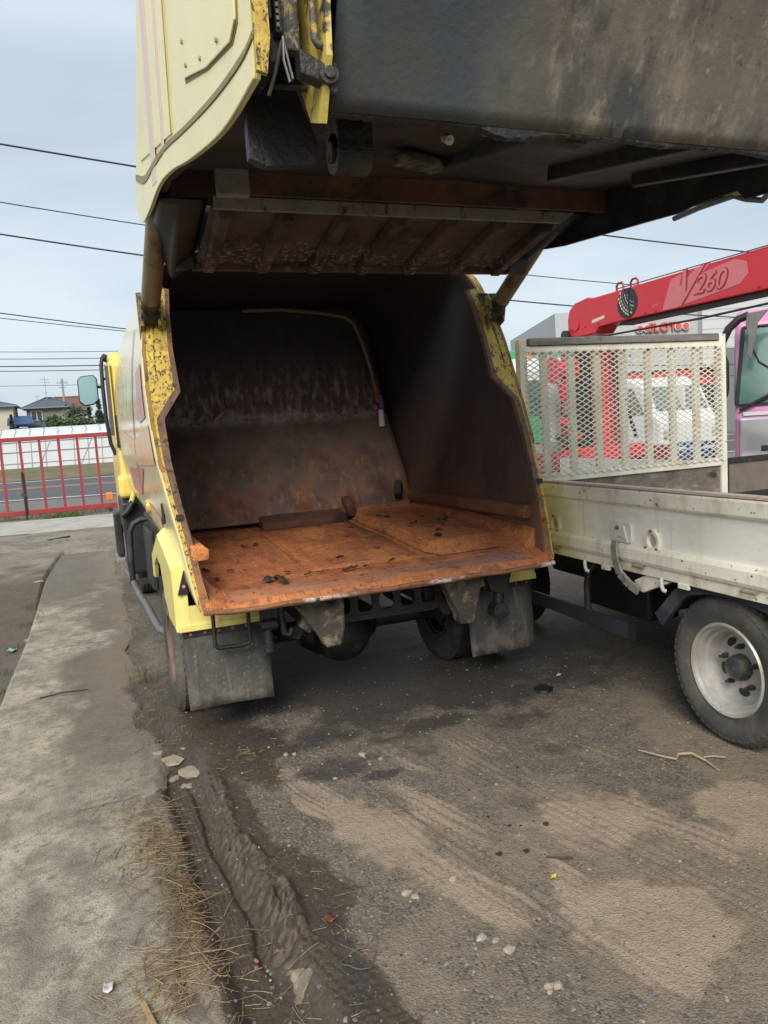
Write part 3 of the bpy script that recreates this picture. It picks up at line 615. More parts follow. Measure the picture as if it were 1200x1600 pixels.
# rear mating flange on each side: wide peeled plate above, narrow below
for sg in (-1, 1):
    KZ = [.77, .9, 1.1, 1.4, 1.70, 1.725, 1.86, 1.87, 2.3, 2.44, 2.455, 2.66]
    def inn(z): return hw(z)-float(np.interp(z, KZ, [.05, .05, .048, .056, .066, .07, .168, .170, .140, .128, .06, .06]))
    def mid(z): return hw(z)-float(np.interp(z, KZ, [.010, .018, .022, .026, .030, .034, .132, .145, .122, .108, .05, .05]))
    def band(fa, fb, d0, d1, z0=.775, z1=2.66):
        b = MB(); zz = sorted(set([z for z in KZ if z0 < z < z1]+list(np.linspace(z0, z1, 40))))
        vs = []; fs = []
        for z in zz:
            y = yr(z)
            vs += [(CX+sg*fa(z), y+d0, z), (CX+sg*fb(z), y+d0, z), (CX+sg*fb(z), y+d1, z), (CX+sg*fa(z), y+d1, z)]
        for i in range(len(zz)-1):
            for k in range(4): fs.append((i*4+k, i*4+(k+1) % 4, i*4+4+(k+1) % 4, i*4+4+k))
        fs += [(0, 1, 2, 3), (len(vs)-4, len(vs)-3, len(vs)-2, len(vs)-1)]
        b.add(vs, fs); return b
    fl = fixn(band(lambda z: hw(z)+.002, mid, -.012, .002).build('rear_flange', peel, truck, smooth=35))
    fixn(band(lambda z: mid(z)+.004, inn, -.016, .02).build('wear_edge', rust_edge, truck, smooth=35))
    fixn(band(lambda z: hw(z)+.004, lambda z: hw(z)-.012, -.016, .03, 1.45, 2.28).build('seal_strip', seal_orange, truck, smooth=35))
    fixn(band(lambda z: hw(z)-.05, lambda z: hw(z)-.056, -.016, -.011, 1.95, 2.40).build('weld_seam', peel_heavy, truck, smooth=35))
    # clevis for the lift cylinder
    b = MB(); xx = CX+sg*1.055
    for d in (-.045, .045): b.prism([(4.44, 2.16), (4.30, 2.22), (4.27, 2.33), (4.34, 2.40), (4.46, 2.42)], 'X', xx+d-.008, xx+d+.008)
    fixn(b.build('cylinder_clevis', peel_heavy, truck))
    c0 = Vector((xx, 4.335, 2.285)); c1 = Vector((CX+sg*1.04, 3.72, 2.615)); dr = (c1-c0).normalized()
    cyl = MB().cyl(c0+dr*.10, c1+dr*.35, .05, n=24).build('lift_cylinder', rod_mat, truck, smooth=40)
    q = MB().cyl(c0+dr*.02, c0+dr*.12, .042, .052, n=20); q.cyl(c0+Vector((-.05, 0, 0)), c0+Vector((.05, 0, 0)), .055, n=20)
    q.build('rod_eye', black_grease, cyl, smooth=40)
for sg in (-1, 1):
    for z in (1.22,):
        MB().box(CX+sg*(hw(z)-.035), CX+sg*(hw(z)-.005), yr(z)-.03, yr(z)-.005, z-.015, z+.015).build('flange_catch', black_grease, truck)
    bl = None
    for z in (1.9, 1.0, .84):
        b = MB().cyl((CX+sg*(hw(z)-.03 if z < 1.5 else hw(z)-.14), yr(z)-.026, z), (CX+sg*(hw(z)-.03 if z < 1.5 else hw(z)-.14), yr(z)-.005, z), .011, n=8)
        b.build('flange_bolt', rust_edge, truck)
# decorative stripes on the left side (thin film on the curved skin)
def decal(name, pts, m, sg=-1):
    # pts polygon in (y, z); clipped fan triangulated on a fine strip
    b = MB(); n = len(pts)//2
    top = pts[:n]; bot = pts[n:][::-1]
    def fn(u, v):
        a = u*(n-1); i = min(int(a), n-2); t = a-i
        P = [(q[i][0]+(q[i+1][0]-q[i][0])*t, q[i][1]+(q[i+1][1]-q[i][1])*t) for q in (bot, top)]
        y = P[0][0]+(P[1][0]-P[0][0])*v; z = P[0][1]+(P[1][1]-P[0][1])*v
        return (CX+sg*(hw(z)+.0085), y, z)
    return b.grid(fn, 14, 14).build(name, m, truck, smooth=60)
for sg in (-1, 1):
    decal('stripe', [(4.5, 2.05), (4.9, 2.02), (4.9, 1.72), (4.45, 1.74)], red_stripe, sg)
    decal('stripe', [(4.30, 1.70), (5.6, 1.62), (5.6, 1.45), (4.22, 1.48)], orange_stripe, sg)
    decal('stripe', [(5.6, 1.62), (7.2, 1.74), (7.2, 1.70), (5.6, 1.45)], orange_stripe, sg)
    decal('stripe', [(5.2, 1.44), (6.9, 1.40), (6.9, 1.22), (6.0, 1.21)], red_stripe, sg)
    decal('stripe', [(5.0, 2.3), (5.08, 2.3), (5.9, 1.3), (5.8, 1.3)], red_stripe, sg)
    decal('stripe', [(4.75, 1.15), (5.6, 1.20), (5.4, 1.12), (4.75, 1.06)], orange_stripe, sg)
# small latch strip on the side skin
MB().box(CX-hw(1.25)-.014, CX-hw(1.25)+.006, 4.41, 4.425, 1.14, 1.26).build('side_catch', plastic_black, truck, bevel=.004)
o = MB().cyl((CX-hw(1.24)+.01, 5.55, 1.16), (CX-hw(1.24)-.018, 5.55, 1.16), .05, .045, n=16); o.build('marker_lamp', mat('amber lens', (.66, .42, .12), .2, var=.05, bump=0), truck, smooth=40)
# hanging hose with taped handle
hp = [(1.30, 6.20, 2.60), (1.6, 6.15, 2.60), (1.9, 6.12, 2.57), (2.13, 6.1, 2.53), (2.2, 6.08, 2.47), (2.26, 6.06, 2.3), (2.31, 6.05, 2.1), (2.335, 6.04, 1.93)]
hose = MB().tube(hp, .017, 8).build('air_hose', mat('yellow grey hose', (.22, .19, .12), .5, var=.3, scale=8, bump=.1), truck, smooth=60)
MB().tube([(2.335, 6.03, 1.95), (2.35, 6.03, 1.84), (2.345, 6.02, 1.80)], .028, 8).build('tape', mat('red tape', (.38, .07, .07), .5, var=.2), hose, smooth=60)
MB().tube([(2.36, 6.01, 1.87), (2.375, 6.01, 1.80), (2.365, 6.01, 1.76)], .026, 8).build('tape', mat('blue tape', (.08, .09, .30), .5, var=.2), hose, smooth=60)
MB().tube([(2.31, 6.01, 1.79), (2.32, 6.0, 1.75)], .022, 8).build('tape', MATS['red tape'], hose, smooth=60)
MB().cyl((2.365, 6.02, 1.75), (2.37, 6.02, 1.61), .023, .027, n=12).build('nozzle', mat('white plastic', (.62, .62, .58), .5, var=.1), hose, smooth=40)

# raised tailgate ---------------------------------------------------
XO = .38
SP = [(1.465, 2.62), (1.475, 2.30), (1.50, 2.275), (1.84, 2.305), (2.32, 2.405), (2.75, 2.51), (3.12, 2.575), (3.55, 2.60), (3.86, 2.635), (4.05, 2.72), (4.12, 2.83), (3.78, 3.05), (3.34, 3.34), (2.9, 3.7), (2.4, 3.95), (1.9, 3.9), (1.5, 3.5)]
def catmull(P, n=5):
    out = []
    for i in range(len(P)-1):
        p0 = P[max(i-1, 0)]; p1_, p2_ = P[i], P[i+1]; p3_ = P[min(i+2, len(P)-1)]
        for k in range(n):
            t = k/n; out.append(tuple(.5*((2*p1_[a])+(-p0[a]+p2_[a])*t+(2*p0[a]-5*p1_[a]+4*p2_[a]-p3_[a])*t*t+(-p0[a]+3*p1_[a]-3*p2_[a]+p3_[a])*t**3) for a in (0, 1)))
    return out+[P[-1]]
SPC = SP[:2]+catmull(SP[2:11])+SP[11:]
gate = fixn(MB().prism([(y, z) for y, z in SPC], 'X', XO-.0, XO+.008).build('tailgate', gate_paint, truck))
def mirx(x): return 2*CX-x
fixn(MB().prism(SPC, 'X', mirx(XO)-.03, mirx(XO)).build('side_panel', gate_paint, gate))
# lower trim strip with the groove above it
low = [(1.47, 2.35), (1.55, 2.352), (1.84, 2.40), (2.32, 2.505), (2.75, 2.61), (3.12, 2.685), (3.55, 2.76), (3.80, 2.84), (3.93, 2.98)]
def trim(off0, off1, x0, x1, name, m, bev=0):
    pts = catmull(SP[2:10]); lw = catmull(low[:7]+[(3.93, 2.885)])
    a = [(p[0]+(q[0]-p[0])*off0, p[1]+(q[1]-p[1])*off0) for p, q in zip(pts, lw)]
    c = [(p[0]+(q[0]-p[0])*off1, p[1]+(q[1]-p[1])*off1) for p, q in zip(pts, lw)]
    return fixn(MB().prism(a+c[::-1], 'X', x0, x1).build(name, m, gate, bevel=bev))
trim(-.01, .80, XO-.007, XO-.0003, 'edge_trim', gate_paint, .003)
trim(.80, .95, XO-.010, XO-.001, 'trim_groove', mat('brown groove strip', (.30, .25, .135), .8, var=.3, scale=12, bump=.2))  # brown strip drawn where the groove runs
fixn(MB().prism([(2.66, 2.60), (3.2, 2.735), (3.7, 2.86), (3.84, 2.95), (3.3, 3.32), (2.85, 3.66), (2.44, 3.9)], 'X', XO-.005, XO-.0005).build('side_bulge', gate_paint, gate))
fixn(MB().prism([(2.655, 2.60), (2.672, 2.605), (2.452, 3.9), (2.435, 3.9)], 'X', XO-.006, XO-.0055).build('panel_joint', mat('brown groove strip', (.30, .25, .135), .8, var=.3, scale=12, bump=.2), gate))
for (a, b_, m, w) in ((3.15, 3.36, pink_stripe, .16), (2.86, 2.96, pink_stripe, .05)):
    fixn(MB().prism([(a, 2.60), (a+w, 2.63), (a+w-.15, 3.38), (a-.15, 3.55)], 'X', XO-.0085, XO-.0055).build('stripe', m, gate))
AP = [(2.30, 3.25), (2.315, 2.66), (2.30, 2.615), (2.24, 2.595), (1.97, 2.50), (1.68, 2.425), (1.62, 2.44), (1.605, 2.50), (1.60, 3.25)]
fixn(MB().prism([(y+(.012 if y > 2 else -.007), z-.008) for y, z in AP], 'X', XO-.0015, XO-.0005).build('panel_seal', mat('olive panel seal', (.24, .19, .07), .7, var=.2), gate))
acc = fixn(MB().prism(AP, 'X', XO-.007, XO-.0015).build('access_panel', gate_paint, gate, bevel=.002))
b = MB()
for y, z in ((2.27, 2.70), (2.27, 2.86), (2.24, 2.625), (2.02, 2.545), (1.80, 2.485), (1.65, 2.52), (1.65, 2.72)):
    b.cyl((XO-.006, y, z), (XO-.012, y, z), .009, .006, n=8)
b.build('rivets', mat('dull rivet', (.36, .31, .17), .5, var=.2), gate, smooth=40)['kind'] = 'stuff'
# return face at the near end, peeled
fixn(MB().prism([(XO-.010, 2.27), (XO+.010, 2.265), (XO+.020, 2.33), (XO+.018, 3.2), (XO-.008, 3.2)], 'Y', 1.452, 1.464).build('edge_plate', peel, gate))
# inner dark side walls
IW = [(1.50, 2.31), (1.84, 2.335), (2.32, 2.43), (3.12, 2.60), (3.8, 2.66), (3.6, 3.0), (1.48, 3.0)]
for sg, x in ((-1, XO+.03), (1, mirx(XO)-.05)):
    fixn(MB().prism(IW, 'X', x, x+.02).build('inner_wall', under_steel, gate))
# dark plate between side wall and pan, with its latch gear
fixn(MB().prism([(.402, 2.265), (.412, 2.42), (.49, 2.42), (.56, 2.24), (.555, 2.195), (.44, 2.185), (.402, 2.20)], 'Y', 1.70, 1.73).build('closing_plate', under_steel, gate))
fixn(MB().prism([(1.64, 2.36), (1.555, 2.225), (1.49, 2.20), (1.43, 2.30), (1.40, 2.62), (1.60, 2.62)], 'X', .500, .512).build('gusset_plate', mat('yellow flaking paint', (.66, .52, .13), .4, var=.2, scale=5, bump=.2, layers=[dict(color=(.05, .045, .045), scale=11, lo=.55, hi=.62, bump=-.5), dict(color=(.24, .12, .05), scale=30, lo=.58, hi=.64)]), gate))
latch = MB(); latch.box(.433, .470, 1.49, 1.52, 2.33, 2.72); fixn(latch.build('slide_bar', mat('yellow black worn bar', (.045, .042, .042), .5, var=.3, scale=12, bump=.4, layers=[dict(color=(.36, .26, .07), scale=26, lo=.55, hi=.62, stretch=(1, 1, .5))]), gate, bevel=.004))
MB().box(.418, .431, 1.47, 1.50, 2.35, 2.72).build('gear_rack', black_grease, gate, bevel=.003)
b = MB()
for k in range(16): b.box(.4185, .4235, 1.464, 1.471, 2.357+k*.012, 2.364+k*.012)
b.build('rack_teeth', mat('galvanised wire', (.16, .15, .13), .5, .3, var=.3), gate)['kind'] = 'stuff'
MB().box(.402, .414, 1.475, 1.51, 2.375, 2.72).build('hose_guard', plastic_black, gate, bevel=.003)
fixn(MB().prism([(.455, 2.275), (.50, 2.262), (.522, 2.24), (.53, 2.25), (.53, 2.30), (.50, 2.30), (.455, 2.32)], 'Y', 1.455, 1.49).build('pivot_arm', black_grease, gate, bevel=.004))
for rr, dd in ((.019, .012), (.011, .018)): MB().cyl((.508, 1.456, 2.275), (.508, 1.456-dd, 2.275), rr, n=18).build('pivot_pin', black_grease, gate, smooth=40)
MB().tube([(.431, 1.475, 2.345), (.428, 1.47, 2.30), (.437, 1.47, 2.262), (.443, 1.47, 2.268), (.437, 1.475, 2.31), (.431, 1.475, 2.345)], .0028, 6).build('wire_loop', mat('galvanised wire', (.16, .15, .13), .5, .3, var=.3), gate, smooth=60)
MB().tube([(.430, 1.48, 2.34), (.418, 1.50, 2.29), (.407, 1.52, 2.255)], .0035, 6).build('pull_wire', MATS['galvanised wire'], gate, smooth=60)
b = MB()
b.tube([(.485, 1.45, 2.75), (.485, 1.45, 2.335), (.492, 1.45, 2.325), (.505, 1.45, 2.325), (.512, 1.45, 2.335), (.512, 1.45, 2.75)], .0075, 8)
b.build('slotted_link', mat('worn purple brown link', (.10, .085, .08), .5, var=.3, scale=20, bump=.3, layers=[dict(color=(.42, .30, .07), scale=18, lo=.54, hi=.6)]), gate, smooth=60)
# hopper pan of the tailgate: the big stained face leaning over the yard
PX0, PX1 = .54, mirx(.54)
PP = [(1.55, 2.25), (1.47, 2.40), (1.26, 2.75), (1.10, 3.1), (1.05, 3.4)]
def pf(u, v):
    a = v*(len(PP)-1); i = min(int(a), len(PP)-2); t = a-i
    x = PX0+(PX1-PX0)*u
    return (x, PP[i][0]+(PP[i+1][0]-PP[i][0])*t+.006*(float(vnoise(x*4, v*9, 3))-.5), PP[i][1]+(PP[i+1][1]-PP[i][1])*t)
MB().grid(pf, 30, 20).build('hopper_pan', pan_mat, gate, smooth=60, solid=.012)
up_e = []; lo_e = []
for k in range(221):
    x = PX0+(PX1-PX0)*k/220; n_ = float(fbm(np.array(k*.06), np.array(3.), 5, 3)); n2_ = float(vnoise(k*.9, 7, 6))
    up_e.append((x, 2.252)); lo_e.append((x, 2.246-.016*max(0, n_-.38)/.3-.004*n2_))
b = MB(); m_ = len(up_e); b.add([(x, 1.546, z) for x, z in up_e]+[(x, 1.549, z) for x, z in lo_e]+[(x, 1.572, z) for x, z in up_e]+[(x, 1.570, z) for x, z in lo_e],
    [(k, k+1, m_+k+1, m_+k) for k in range(m_-1)]+[(2*m_+k, 3*m_+k, 3*m_+k+1, 2*m_+k+1) for k in range(m_-1)]+[(m_+k, m_+k+1, 3*m_+k+1, 3*m_+k) for k in range(m_-1)])
b.build('pan_edge', under_steel, gate)
for x, y in ((1.15, 1.9), (1.55, 1.8), (1.9, 1.78), (2.25, 1.85), (.85, 2.5), (2.2, 2.6)): MB().cyl((x, y, 2.36+(y-1.7)*.2), (x, y, 2.325+(y-1.7)*.2), .016, n=8).build('underside_bolt', caked, gate)
# gate top closing sheets (above the frame)
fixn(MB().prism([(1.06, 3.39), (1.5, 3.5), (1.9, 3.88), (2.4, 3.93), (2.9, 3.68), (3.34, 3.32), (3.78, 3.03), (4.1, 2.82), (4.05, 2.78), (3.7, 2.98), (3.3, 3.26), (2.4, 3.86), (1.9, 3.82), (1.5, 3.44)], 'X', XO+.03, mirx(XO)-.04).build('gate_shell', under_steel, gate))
# recessed underside between pan edge and cross beam
UP = [(1.56, 2.29), (1.66, 2.36), (2.2, 2.47), (2.75, 2.585), (3.24, 2.69)]
def uf(u, v):
    a = v*(len(UP)-1); i = min(int(a), len(UP)-2); t = a-i; x = .43+(mirx(.43)-.43)*u
    return (x, UP[i][0]+(UP[i+1][0]-UP[i][0])*t, UP[i][1]+(UP[i+1][1]-UP[i][1])*t+.02*(float(vnoise(x*3, v*6, 9))-.5))
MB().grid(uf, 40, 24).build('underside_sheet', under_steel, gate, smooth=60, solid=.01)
b = MB()
b.box(.63, .72, 1.76, 1.86, 2.255, 2.40); b.cyl((.63, 1.81, 2.262), (.72, 1.81, 2.262), .05, n=20)
b.build('pivot_lug', black_grease, gate, bevel=.006)
MB().cyl((.622, 1.81, 2.262), (.728, 1.81, 2.262), .025, n=16).build('lug_pin', caked, gate, smooth=40)
MB().cyl((.93, 1.80, 2.315), (.93, 1.775, 2.30), .012, n=12).build('grease_nipple', worn_steel, gate, smooth=40)
for x in (1.25, 1.75, 2.15):
    MB().obox((x, 1.7, 2.345), (x+.05, 2.6, 2.53), .05, .05).build('underside_rib', under_steel, gate, bevel=.006)
MB().obox((1.0, 1.72, 2.315), (1.33, 1.78, 2.325), .05, .03).build('mud_crust', caked, gate, bevel=.01)
MB().obox((1.05, 2.35, 2.46), (1.30, 2.55, 2.51), .09, .035).build('mud_crust', caked, gate, bevel=.012)
# ragged lower rim on the right
fixn(MB().prism([(1.6, 2.29), (2.1, 2.36), (2.24, 2.385), (2.33, 2.39), (2.37, 2.435), (2.62, 2.442), (2.69, 2.436), (2.93, 2.455), (3.54, 2.50), (3.72, 2.525), (4.0, 2.60), (4.0, 2.72), (2.2, 2.6), (1.6, 2.5)], 'X', 2.495, 2.512).build('side_rim', black_paint, gate))
MB().tube([(2.52, 2.16, 2.47), (2.525, 2.22, 2.40), (2.53, 2.28, 2.372), (2.53, 2.36, 2.40), (2.53, 2.42, 2.43), (2.53, 2.6, 2.435), (2.53, 2.75, 2.43)], .012, 6).build('rubber_seal', mat('bluish seal', (.20, .24, .28), .4, var=.2), gate, smooth=60)
# cross beam
b = MB(); b.box(.70, 2.50, 3.17, 3.19, 2.575, 2.69); b.box(.70, 2.50, 3.19, 3.30, 2.67, 2.69); fixn(b.build('cross_beam', beam_rust, gate))
MB().prism([(.61, 2.545), (2.31, 2.545), (2.40, 2.60), (.61, 2.60)], 'Y', 3.285, 3.305).build('beam_flange', grey_band, gate, bevel=.004)
MB().box(.605, .735, 3.15, 3.20, 2.565, 2.70).build('beam_end_plate', grey_band, gate, bevel=.004)
# ribbed plate
rbp = MB(); rbp.grid(lambda u, v: (.60+1.735*u, 3.30+.56*v, 2.56-.115*v+.004*(float(vnoise(u*20, v*6, 2))-.5)), 30, 10); rbp.build('ribbed_plate', ribbed_mat, gate, smooth=60, solid=.01)
for k in range(7):
    x = .66+k*.265
    MB().prism([(x-.055, 0), (x-.03, -.038), (x+.03, -.038), (x+.055, 0)], 'Y', 0, 1)
    q = MB(); pr = [(x-.040, .0), (x-.026, -.042), (x+.026, -.042), (x+.040, .0)]
    vs = [(px, 3.31, 2.552+pz) for px, pz in pr]+[(px, 3.845, 2.442+pz) for px, pz in pr]
    q.add(vs, [(0, 1, 5, 4), (1, 2, 6, 5), (2, 3, 7, 6), (0, 3, 2, 1), (4, 5, 6, 7), (3, 0, 4, 7)])
    fixn(q.build('rib', ribbed_mat, gate, bevel=.006))
MB().box(.585, 2.345, 3.845, 3.875, 2.415, 2.475).build('bottom_bar', mat('brown bottom bar', (.10, .055, .042), .7, var=.35, scale=6, bump=.4, layers=[dict(color=(.2, .17, .15), scale=16, lo=.6, hi=.7, amt=.7)]), gate, bevel=.005)
MB().box(.43, 2.50, 4.14, 4.18, 2.60, 2.86).build('hinge_plate', under_steel, gate)
# rubber flaps at the left end, brackets at the right
def flapf(u, v):
    return (.402+.18*v+.02*math.sin(v*7), 3.35+.55*u, 2.60-.19*math.sin(v*2.6)*u-.02*u)
MB().grid(flapf, 12, 12).build('rubber_flap', plastic_black, gate, smooth=60, solid=.012)
MB().grid(lambda u, v: (2.36+.14*v, 3.3+.55*u, 2.60-.12*math.sin(v*2.6)*u), 12, 10).build('rubber_flap', plastic_black, gate, smooth=60, solid=.012)
fixn(MB().prism([(.50, 2.40), (.585, 2.415), (.585, 2.56), (.54, 2.60)], 'Y', 3.80, 3.83).build('end_bracket', black_paint, gate))
fixn(MB().prism([(2.40, 2.56), (2.31, 2.415), (2.345, 2.41), (2.50, 2.52)], 'Y', 3.80, 3.83).build('end_bracket', black_paint, gate))

# chassis -----------------------------------------------------------
for x in (1.08, 1.85):
    MB().box(x-.035, x+.035, 4.1, 9.6, .53, .73).build('chassis_rail', black_paint, truck, bevel=.006)
def holed_plate(x0, x1, z0, z1, y, n, fr=.34, nn=24):
    b = MB(); w = (x1-x0)/n
    for k in range(n):
        cx = x0+w*(k+.5); cz = (z0+z1)/2; hx, hz = w/2, (z1-z0)/2
        vs = []
        for layer in (y, y+.012):
            for i in range(nn):
                t = 2*math.pi*i/nn; c_, s_ = math.cos(t), math.sin(t); m = max(abs(c_), abs(s_)); p = (abs(c_)**4+abs(s_)**4)**.25
                vs.append((cx+c_/m*hx, layer, cz+s_/m*hz)); vs.append((cx+c_/p*hx*.66, layer, cz+s_/p*hz*.56))
        M = nn*2; fs = []
        for i in range(nn):
            a, c2 = 2*i, 2*((i+1) % nn)
            fs += [(a, a+1, c2+1, c2), (M+a, M+c2, M+c2+1, M+a+1), (a+1, M+a+1, M+c2+1, c2+1), (a, c2, M+c2, M+a)]
        b.add(vs, fs)
    return b
fixn(holed_plate(1.22, 2.02, .515, .69, 4.06, 6).build('cross_member', black_grease, truck))
MB().obox((1.10, 4.08, .525), (1.86, 4.08, .515), .05, .03).build('cross_member_flange', black_grease, truck, bevel=.004)
b = MB(); b.prism([(.93, .73), (1.215, .73), (1.21, .56), (1.185, .46), (1.10, .455), (1.08, .50)], 'Y', 3.80, 3.90)
fixn(b.build('hinge_bracket', caked, truck, bevel=.012))
b = MB(); b.prism([(1.80, .73), (2.06, .73), (2.005, .54), (1.99, .47), (1.955, .455), (1.90, .46), (1.885, .52)], 'Y', 3.80, 3.90)
fixn(b.build('hinge_bracket', caked, truck, bevel=.012))
MB().obox((1.0, 3.93, .60), (1.06, 3.93, .55), .08, .07).build('bracket_lug', caked, truck, bevel=.01)
for x, z1, z0 in ((.545, .70, .51), (.73, .70, .51)):
    MB().cyl((x, 3.98, z1), (x, 3.98, z0), .011, n=8).build('hanger_rod', black_grease, truck)
MB().tube([(.545, 3.98, .52), (.56, 3.98, .505), (.66, 3.98, .50), (.715, 3.98, .505), (.73, 3.98, .515)], .013, 8).build('hanger_bar', black_grease, truck, smooth=50)
b = MB(); b.box(.79, .85, 3.93, 3.99, .60, .74); b.cyl((.82, 3.94, .60), (.82, 3.94, .47), .024, n=10); b.cyl((.78, 3.93, .60), (.87, 3.93, .60), .03, n=12); b.cyl((.82, 3.95, .5), (.82, 3.95, .45), .034, n=8)
b.build('latch_hook', black_grease, truck, bevel=.004)
b = MB(); b.tube([(.905, 3.96, .72), (.90, 3.95, .62), (.91, 3.95, .54), (.94, 3.95, .52), (.955, 3.95, .56)], .02, 8); b.build('hook_arm', black_grease, truck, smooth=50)
b = MB(); b.prism([(2.10, .72), (2.28, .72), (2.245, .58), (2.14, .60)], 'Y', 3.86, 3.92); b.cyl((2.205, 3.90, .62), (2.205, 3.90, .45), .03, n=10); b.cyl((2.20, 3.86, .48), (2.20, 3.95, .48), .05, n=14)
fixn(b.build('latch_hook', black_grease, truck, bevel=.004))
# axle, springs, shaft
b = MB(); b.cyl((.85, 4.62, .36), (2.1, 4.62, .36), .06, n=16)
b.lathe([(.0, -.26), (.10, -.25), (.17, -.14), (.19, 0), (.17, .14), (.10, .25), (0, .26)], (1.40, 4.62, .36), 'X', 20); b.build('rear_axle', black_grease, truck, smooth=50)
b = MB(); b.lathe([(0, -.18), (.10, -.17), (.18, -.06), (.19, .02), (.12, .10), (0, .11)], (1.40, 4.50, .345), 'Y', 24); b.build('differential', black_grease, truck, smooth=50)
for x in (1.0, 1.93):
    MB().tube([(x, 4.05, .50), (x, 4.3, .43), (x, 4.62, .41), (x, 5.0, .43), (x, 5.3, .5)], .04, 6).build('leaf_spring', black_grease, truck)
MB().cyl((1.45, 4.7, .40), (1.45, 7.2, .55), .04, n=12).build('drive_shaft', black_grease, truck, smooth=40)
b = MB(); b.box(1.0, 1.9, 6.5, 8.4, .45, .95); b.build('gearbox', black_grease, truck, bevel=.05)

def tyre_profile(Rr, rr, w):
    h = w/2
    return [(rr, -h*.78), (rr+.02, -h*.86), (rr+(Rr-rr)*.5, -h*1.0), (Rr-.035, -h*.93), (Rr-.012, -h*.82), (Rr, -h*.62), (Rr, -h*.38), (Rr-.009, -h*.36), (Rr-.009, -h*.30), (Rr, -h*.28), (Rr, -h*.06), (Rr-.009, -h*.04), (Rr-.009, h*.04), (Rr, h*.06), (Rr, h*.28), (Rr-.009, h*.30), (Rr-.009, h*.36), (Rr, h*.38),
            (Rr, h*.62), (Rr-.012, h*.82), (Rr-.035, h*.93), (rr+(Rr-rr)*.5, h), (rr+.02, h*.86), (rr, h*.78)]
def wheel(par, x, y, sg, w=.205, Rr=.36, rr=.205, tm=None, rm=None, hm=None, dish=.12, holes=6, nuts=6, z=None, hubr=.08, detail=True):
    """sg: outer side direction (+1 = +x). x is the centre plane of the tyre."""
    z = Rr if z is None else z; tm = tm or rubber; rm = rm or rim_silver; hm = hm or hub_mat
    h = w/2; b = MB(); xf = h*.80
    fac = xf-dish   # disc face offset from centre plane
    # barrel + disc as one lathe, bolt holes stay dark recesses
    prof = [(rr+.004, xf), (rr-.002, xf+.010), (rr-.012, xf+.006), (rr-.016, xf-.012), (rr-.030, xf-.018), (rr-.034, xf-.045), (rr-.046, xf-.052), (rr-.055, fac+.02), (rr-.062, fac), (rr-.085, fac-.006), (hubr+.02, fac+.016), (hubr, fac+.012), (0.001, fac+.012)]
    b.lathe([(q, p*sg) for q, p in prof], (x, y, z), 'X', 48)
    b.lathe([(rr-.004, -h*.8), (rr-.05, -h*.7), (rr-.055, fac)] if True else [], (x, y, z), 'X', 32) if False else None
    wd = fixn(b.build('wheel', rm, par, smooth=35))
    fixn(MB().lathe([(q, p*sg) for q, p in tyre_profile(Rr, rr, w)], (x, y, z), 'X', 64, close=True).build('tyre', tm, wd, smooth=35))
    t = MB(); n = 52
    for k in range(n):
        for s2 in (-1, 1):
            a = 2*math.pi*(k+.25*s2)/n; c_, s_ = math.cos(a), math.sin(a)
            xx0, xx1 = x+s2*h*.60, x+s2*h*.93
            ta = Vector((0, -s_, c_))*.0125; rd = Vector((0, c_, s_))
            p0 = Vector((xx0, y, z))+rd*(Rr+.0); p1 = Vector((xx1, y, z))+rd*(Rr-.030); dn = rd*.02
            vs = [p0-ta, p0+ta, p1+ta, p1-ta, p0-ta-dn, p0+ta-dn, p1+ta-dn, p1-ta-dn]
            up = rd*.006
            vs = [v+up if i < 4 else v for i, v in enumerate(vs)]
            t.add(vs, [(0, 1, 2, 3), (4, 7, 6, 5), (0, 4, 5, 1), (1, 5, 6, 2), (2, 6, 7, 3), (3, 7, 4, 0)])
    fixn(t.build('tread_lugs', tm, wd))['kind'] = 'stuff'
    if detail:
        hh = MB().lathe([(p, q*sg) for p, q in [(hubr+.004, fac+.010), (hubr, fac+.05), (hubr-.006, fac+.065), (hubr-.03, fac+.075), (0.001, fac+.078)]], (x, y, z), 'X', 24)
        fixn(hh.build('hub', hm, wd, smooth=35))
        for k in range(nuts):
            a = 2*math.pi*(k+.5)/nuts+.95; yy, zz = y+math.cos(a)*(hubr+.042), z+math.sin(a)*(hubr+.042)
            q = MB().cyl((x+sg*(fac+.005), yy, zz), (x+sg*(fac+.035), yy, zz), .014, n=6); q.cyl((x+sg*(fac+.035), yy, zz), (x+sg*(fac+.055), yy, zz), .008, n=8); q.build('lug_nut', hm, wd)
        for k in range(holes):
            a = 2*math.pi*k/holes+.95; rad = (rr-.062+hubr)/2+.016; yy, zz = y+math.cos(a)*rad, z+math.sin(a)*rad
            q = MB(); vs = []; fx = x+sg*(fac+.0045)
            for i in range(14):
                u = 2*math.pi*i/14; er, et = .021, .030
                vs.append((fx, yy+math.cos(a)*math.cos(u)*er-math.sin(a)*math.sin(u)*et, zz+math.sin(a)*math.cos(u)*er+math.cos(a)*math.sin(u)*et))
            # a short dark sleeve standing for the opening
            vs2 = [(v[0]-sg*.03, v[1], v[2]) for v in vs]
            q.add(vs+vs2, [tuple(range(14))]+[(i, (i+1) % 14, 14+(i+1) % 14, 14+i) for i in range(14)]); q.build('hand_hole', black_paint, wd)
    return wd
wheel(truck, .464, 4.64, -1, rm=rim_rust, Rr=.372, dish=.09)
wheel(truck, .735, 4.64, 1, rm=rim_rust, Rr=.365, dish=.05, detail=False)
wheel(truck, 2.44, 4.64, 1, rm=rim_rust, Rr=.365, dish=.11)
wheel(truck, 2.20, 4.64, -1, tm=rubber_shaded, rm=black_grease, Rr=.365, dish=.05, detail=False)
wheel(truck, .50, 8.52, -1, rm=rim_rust, Rr=.365, dish=-.02)
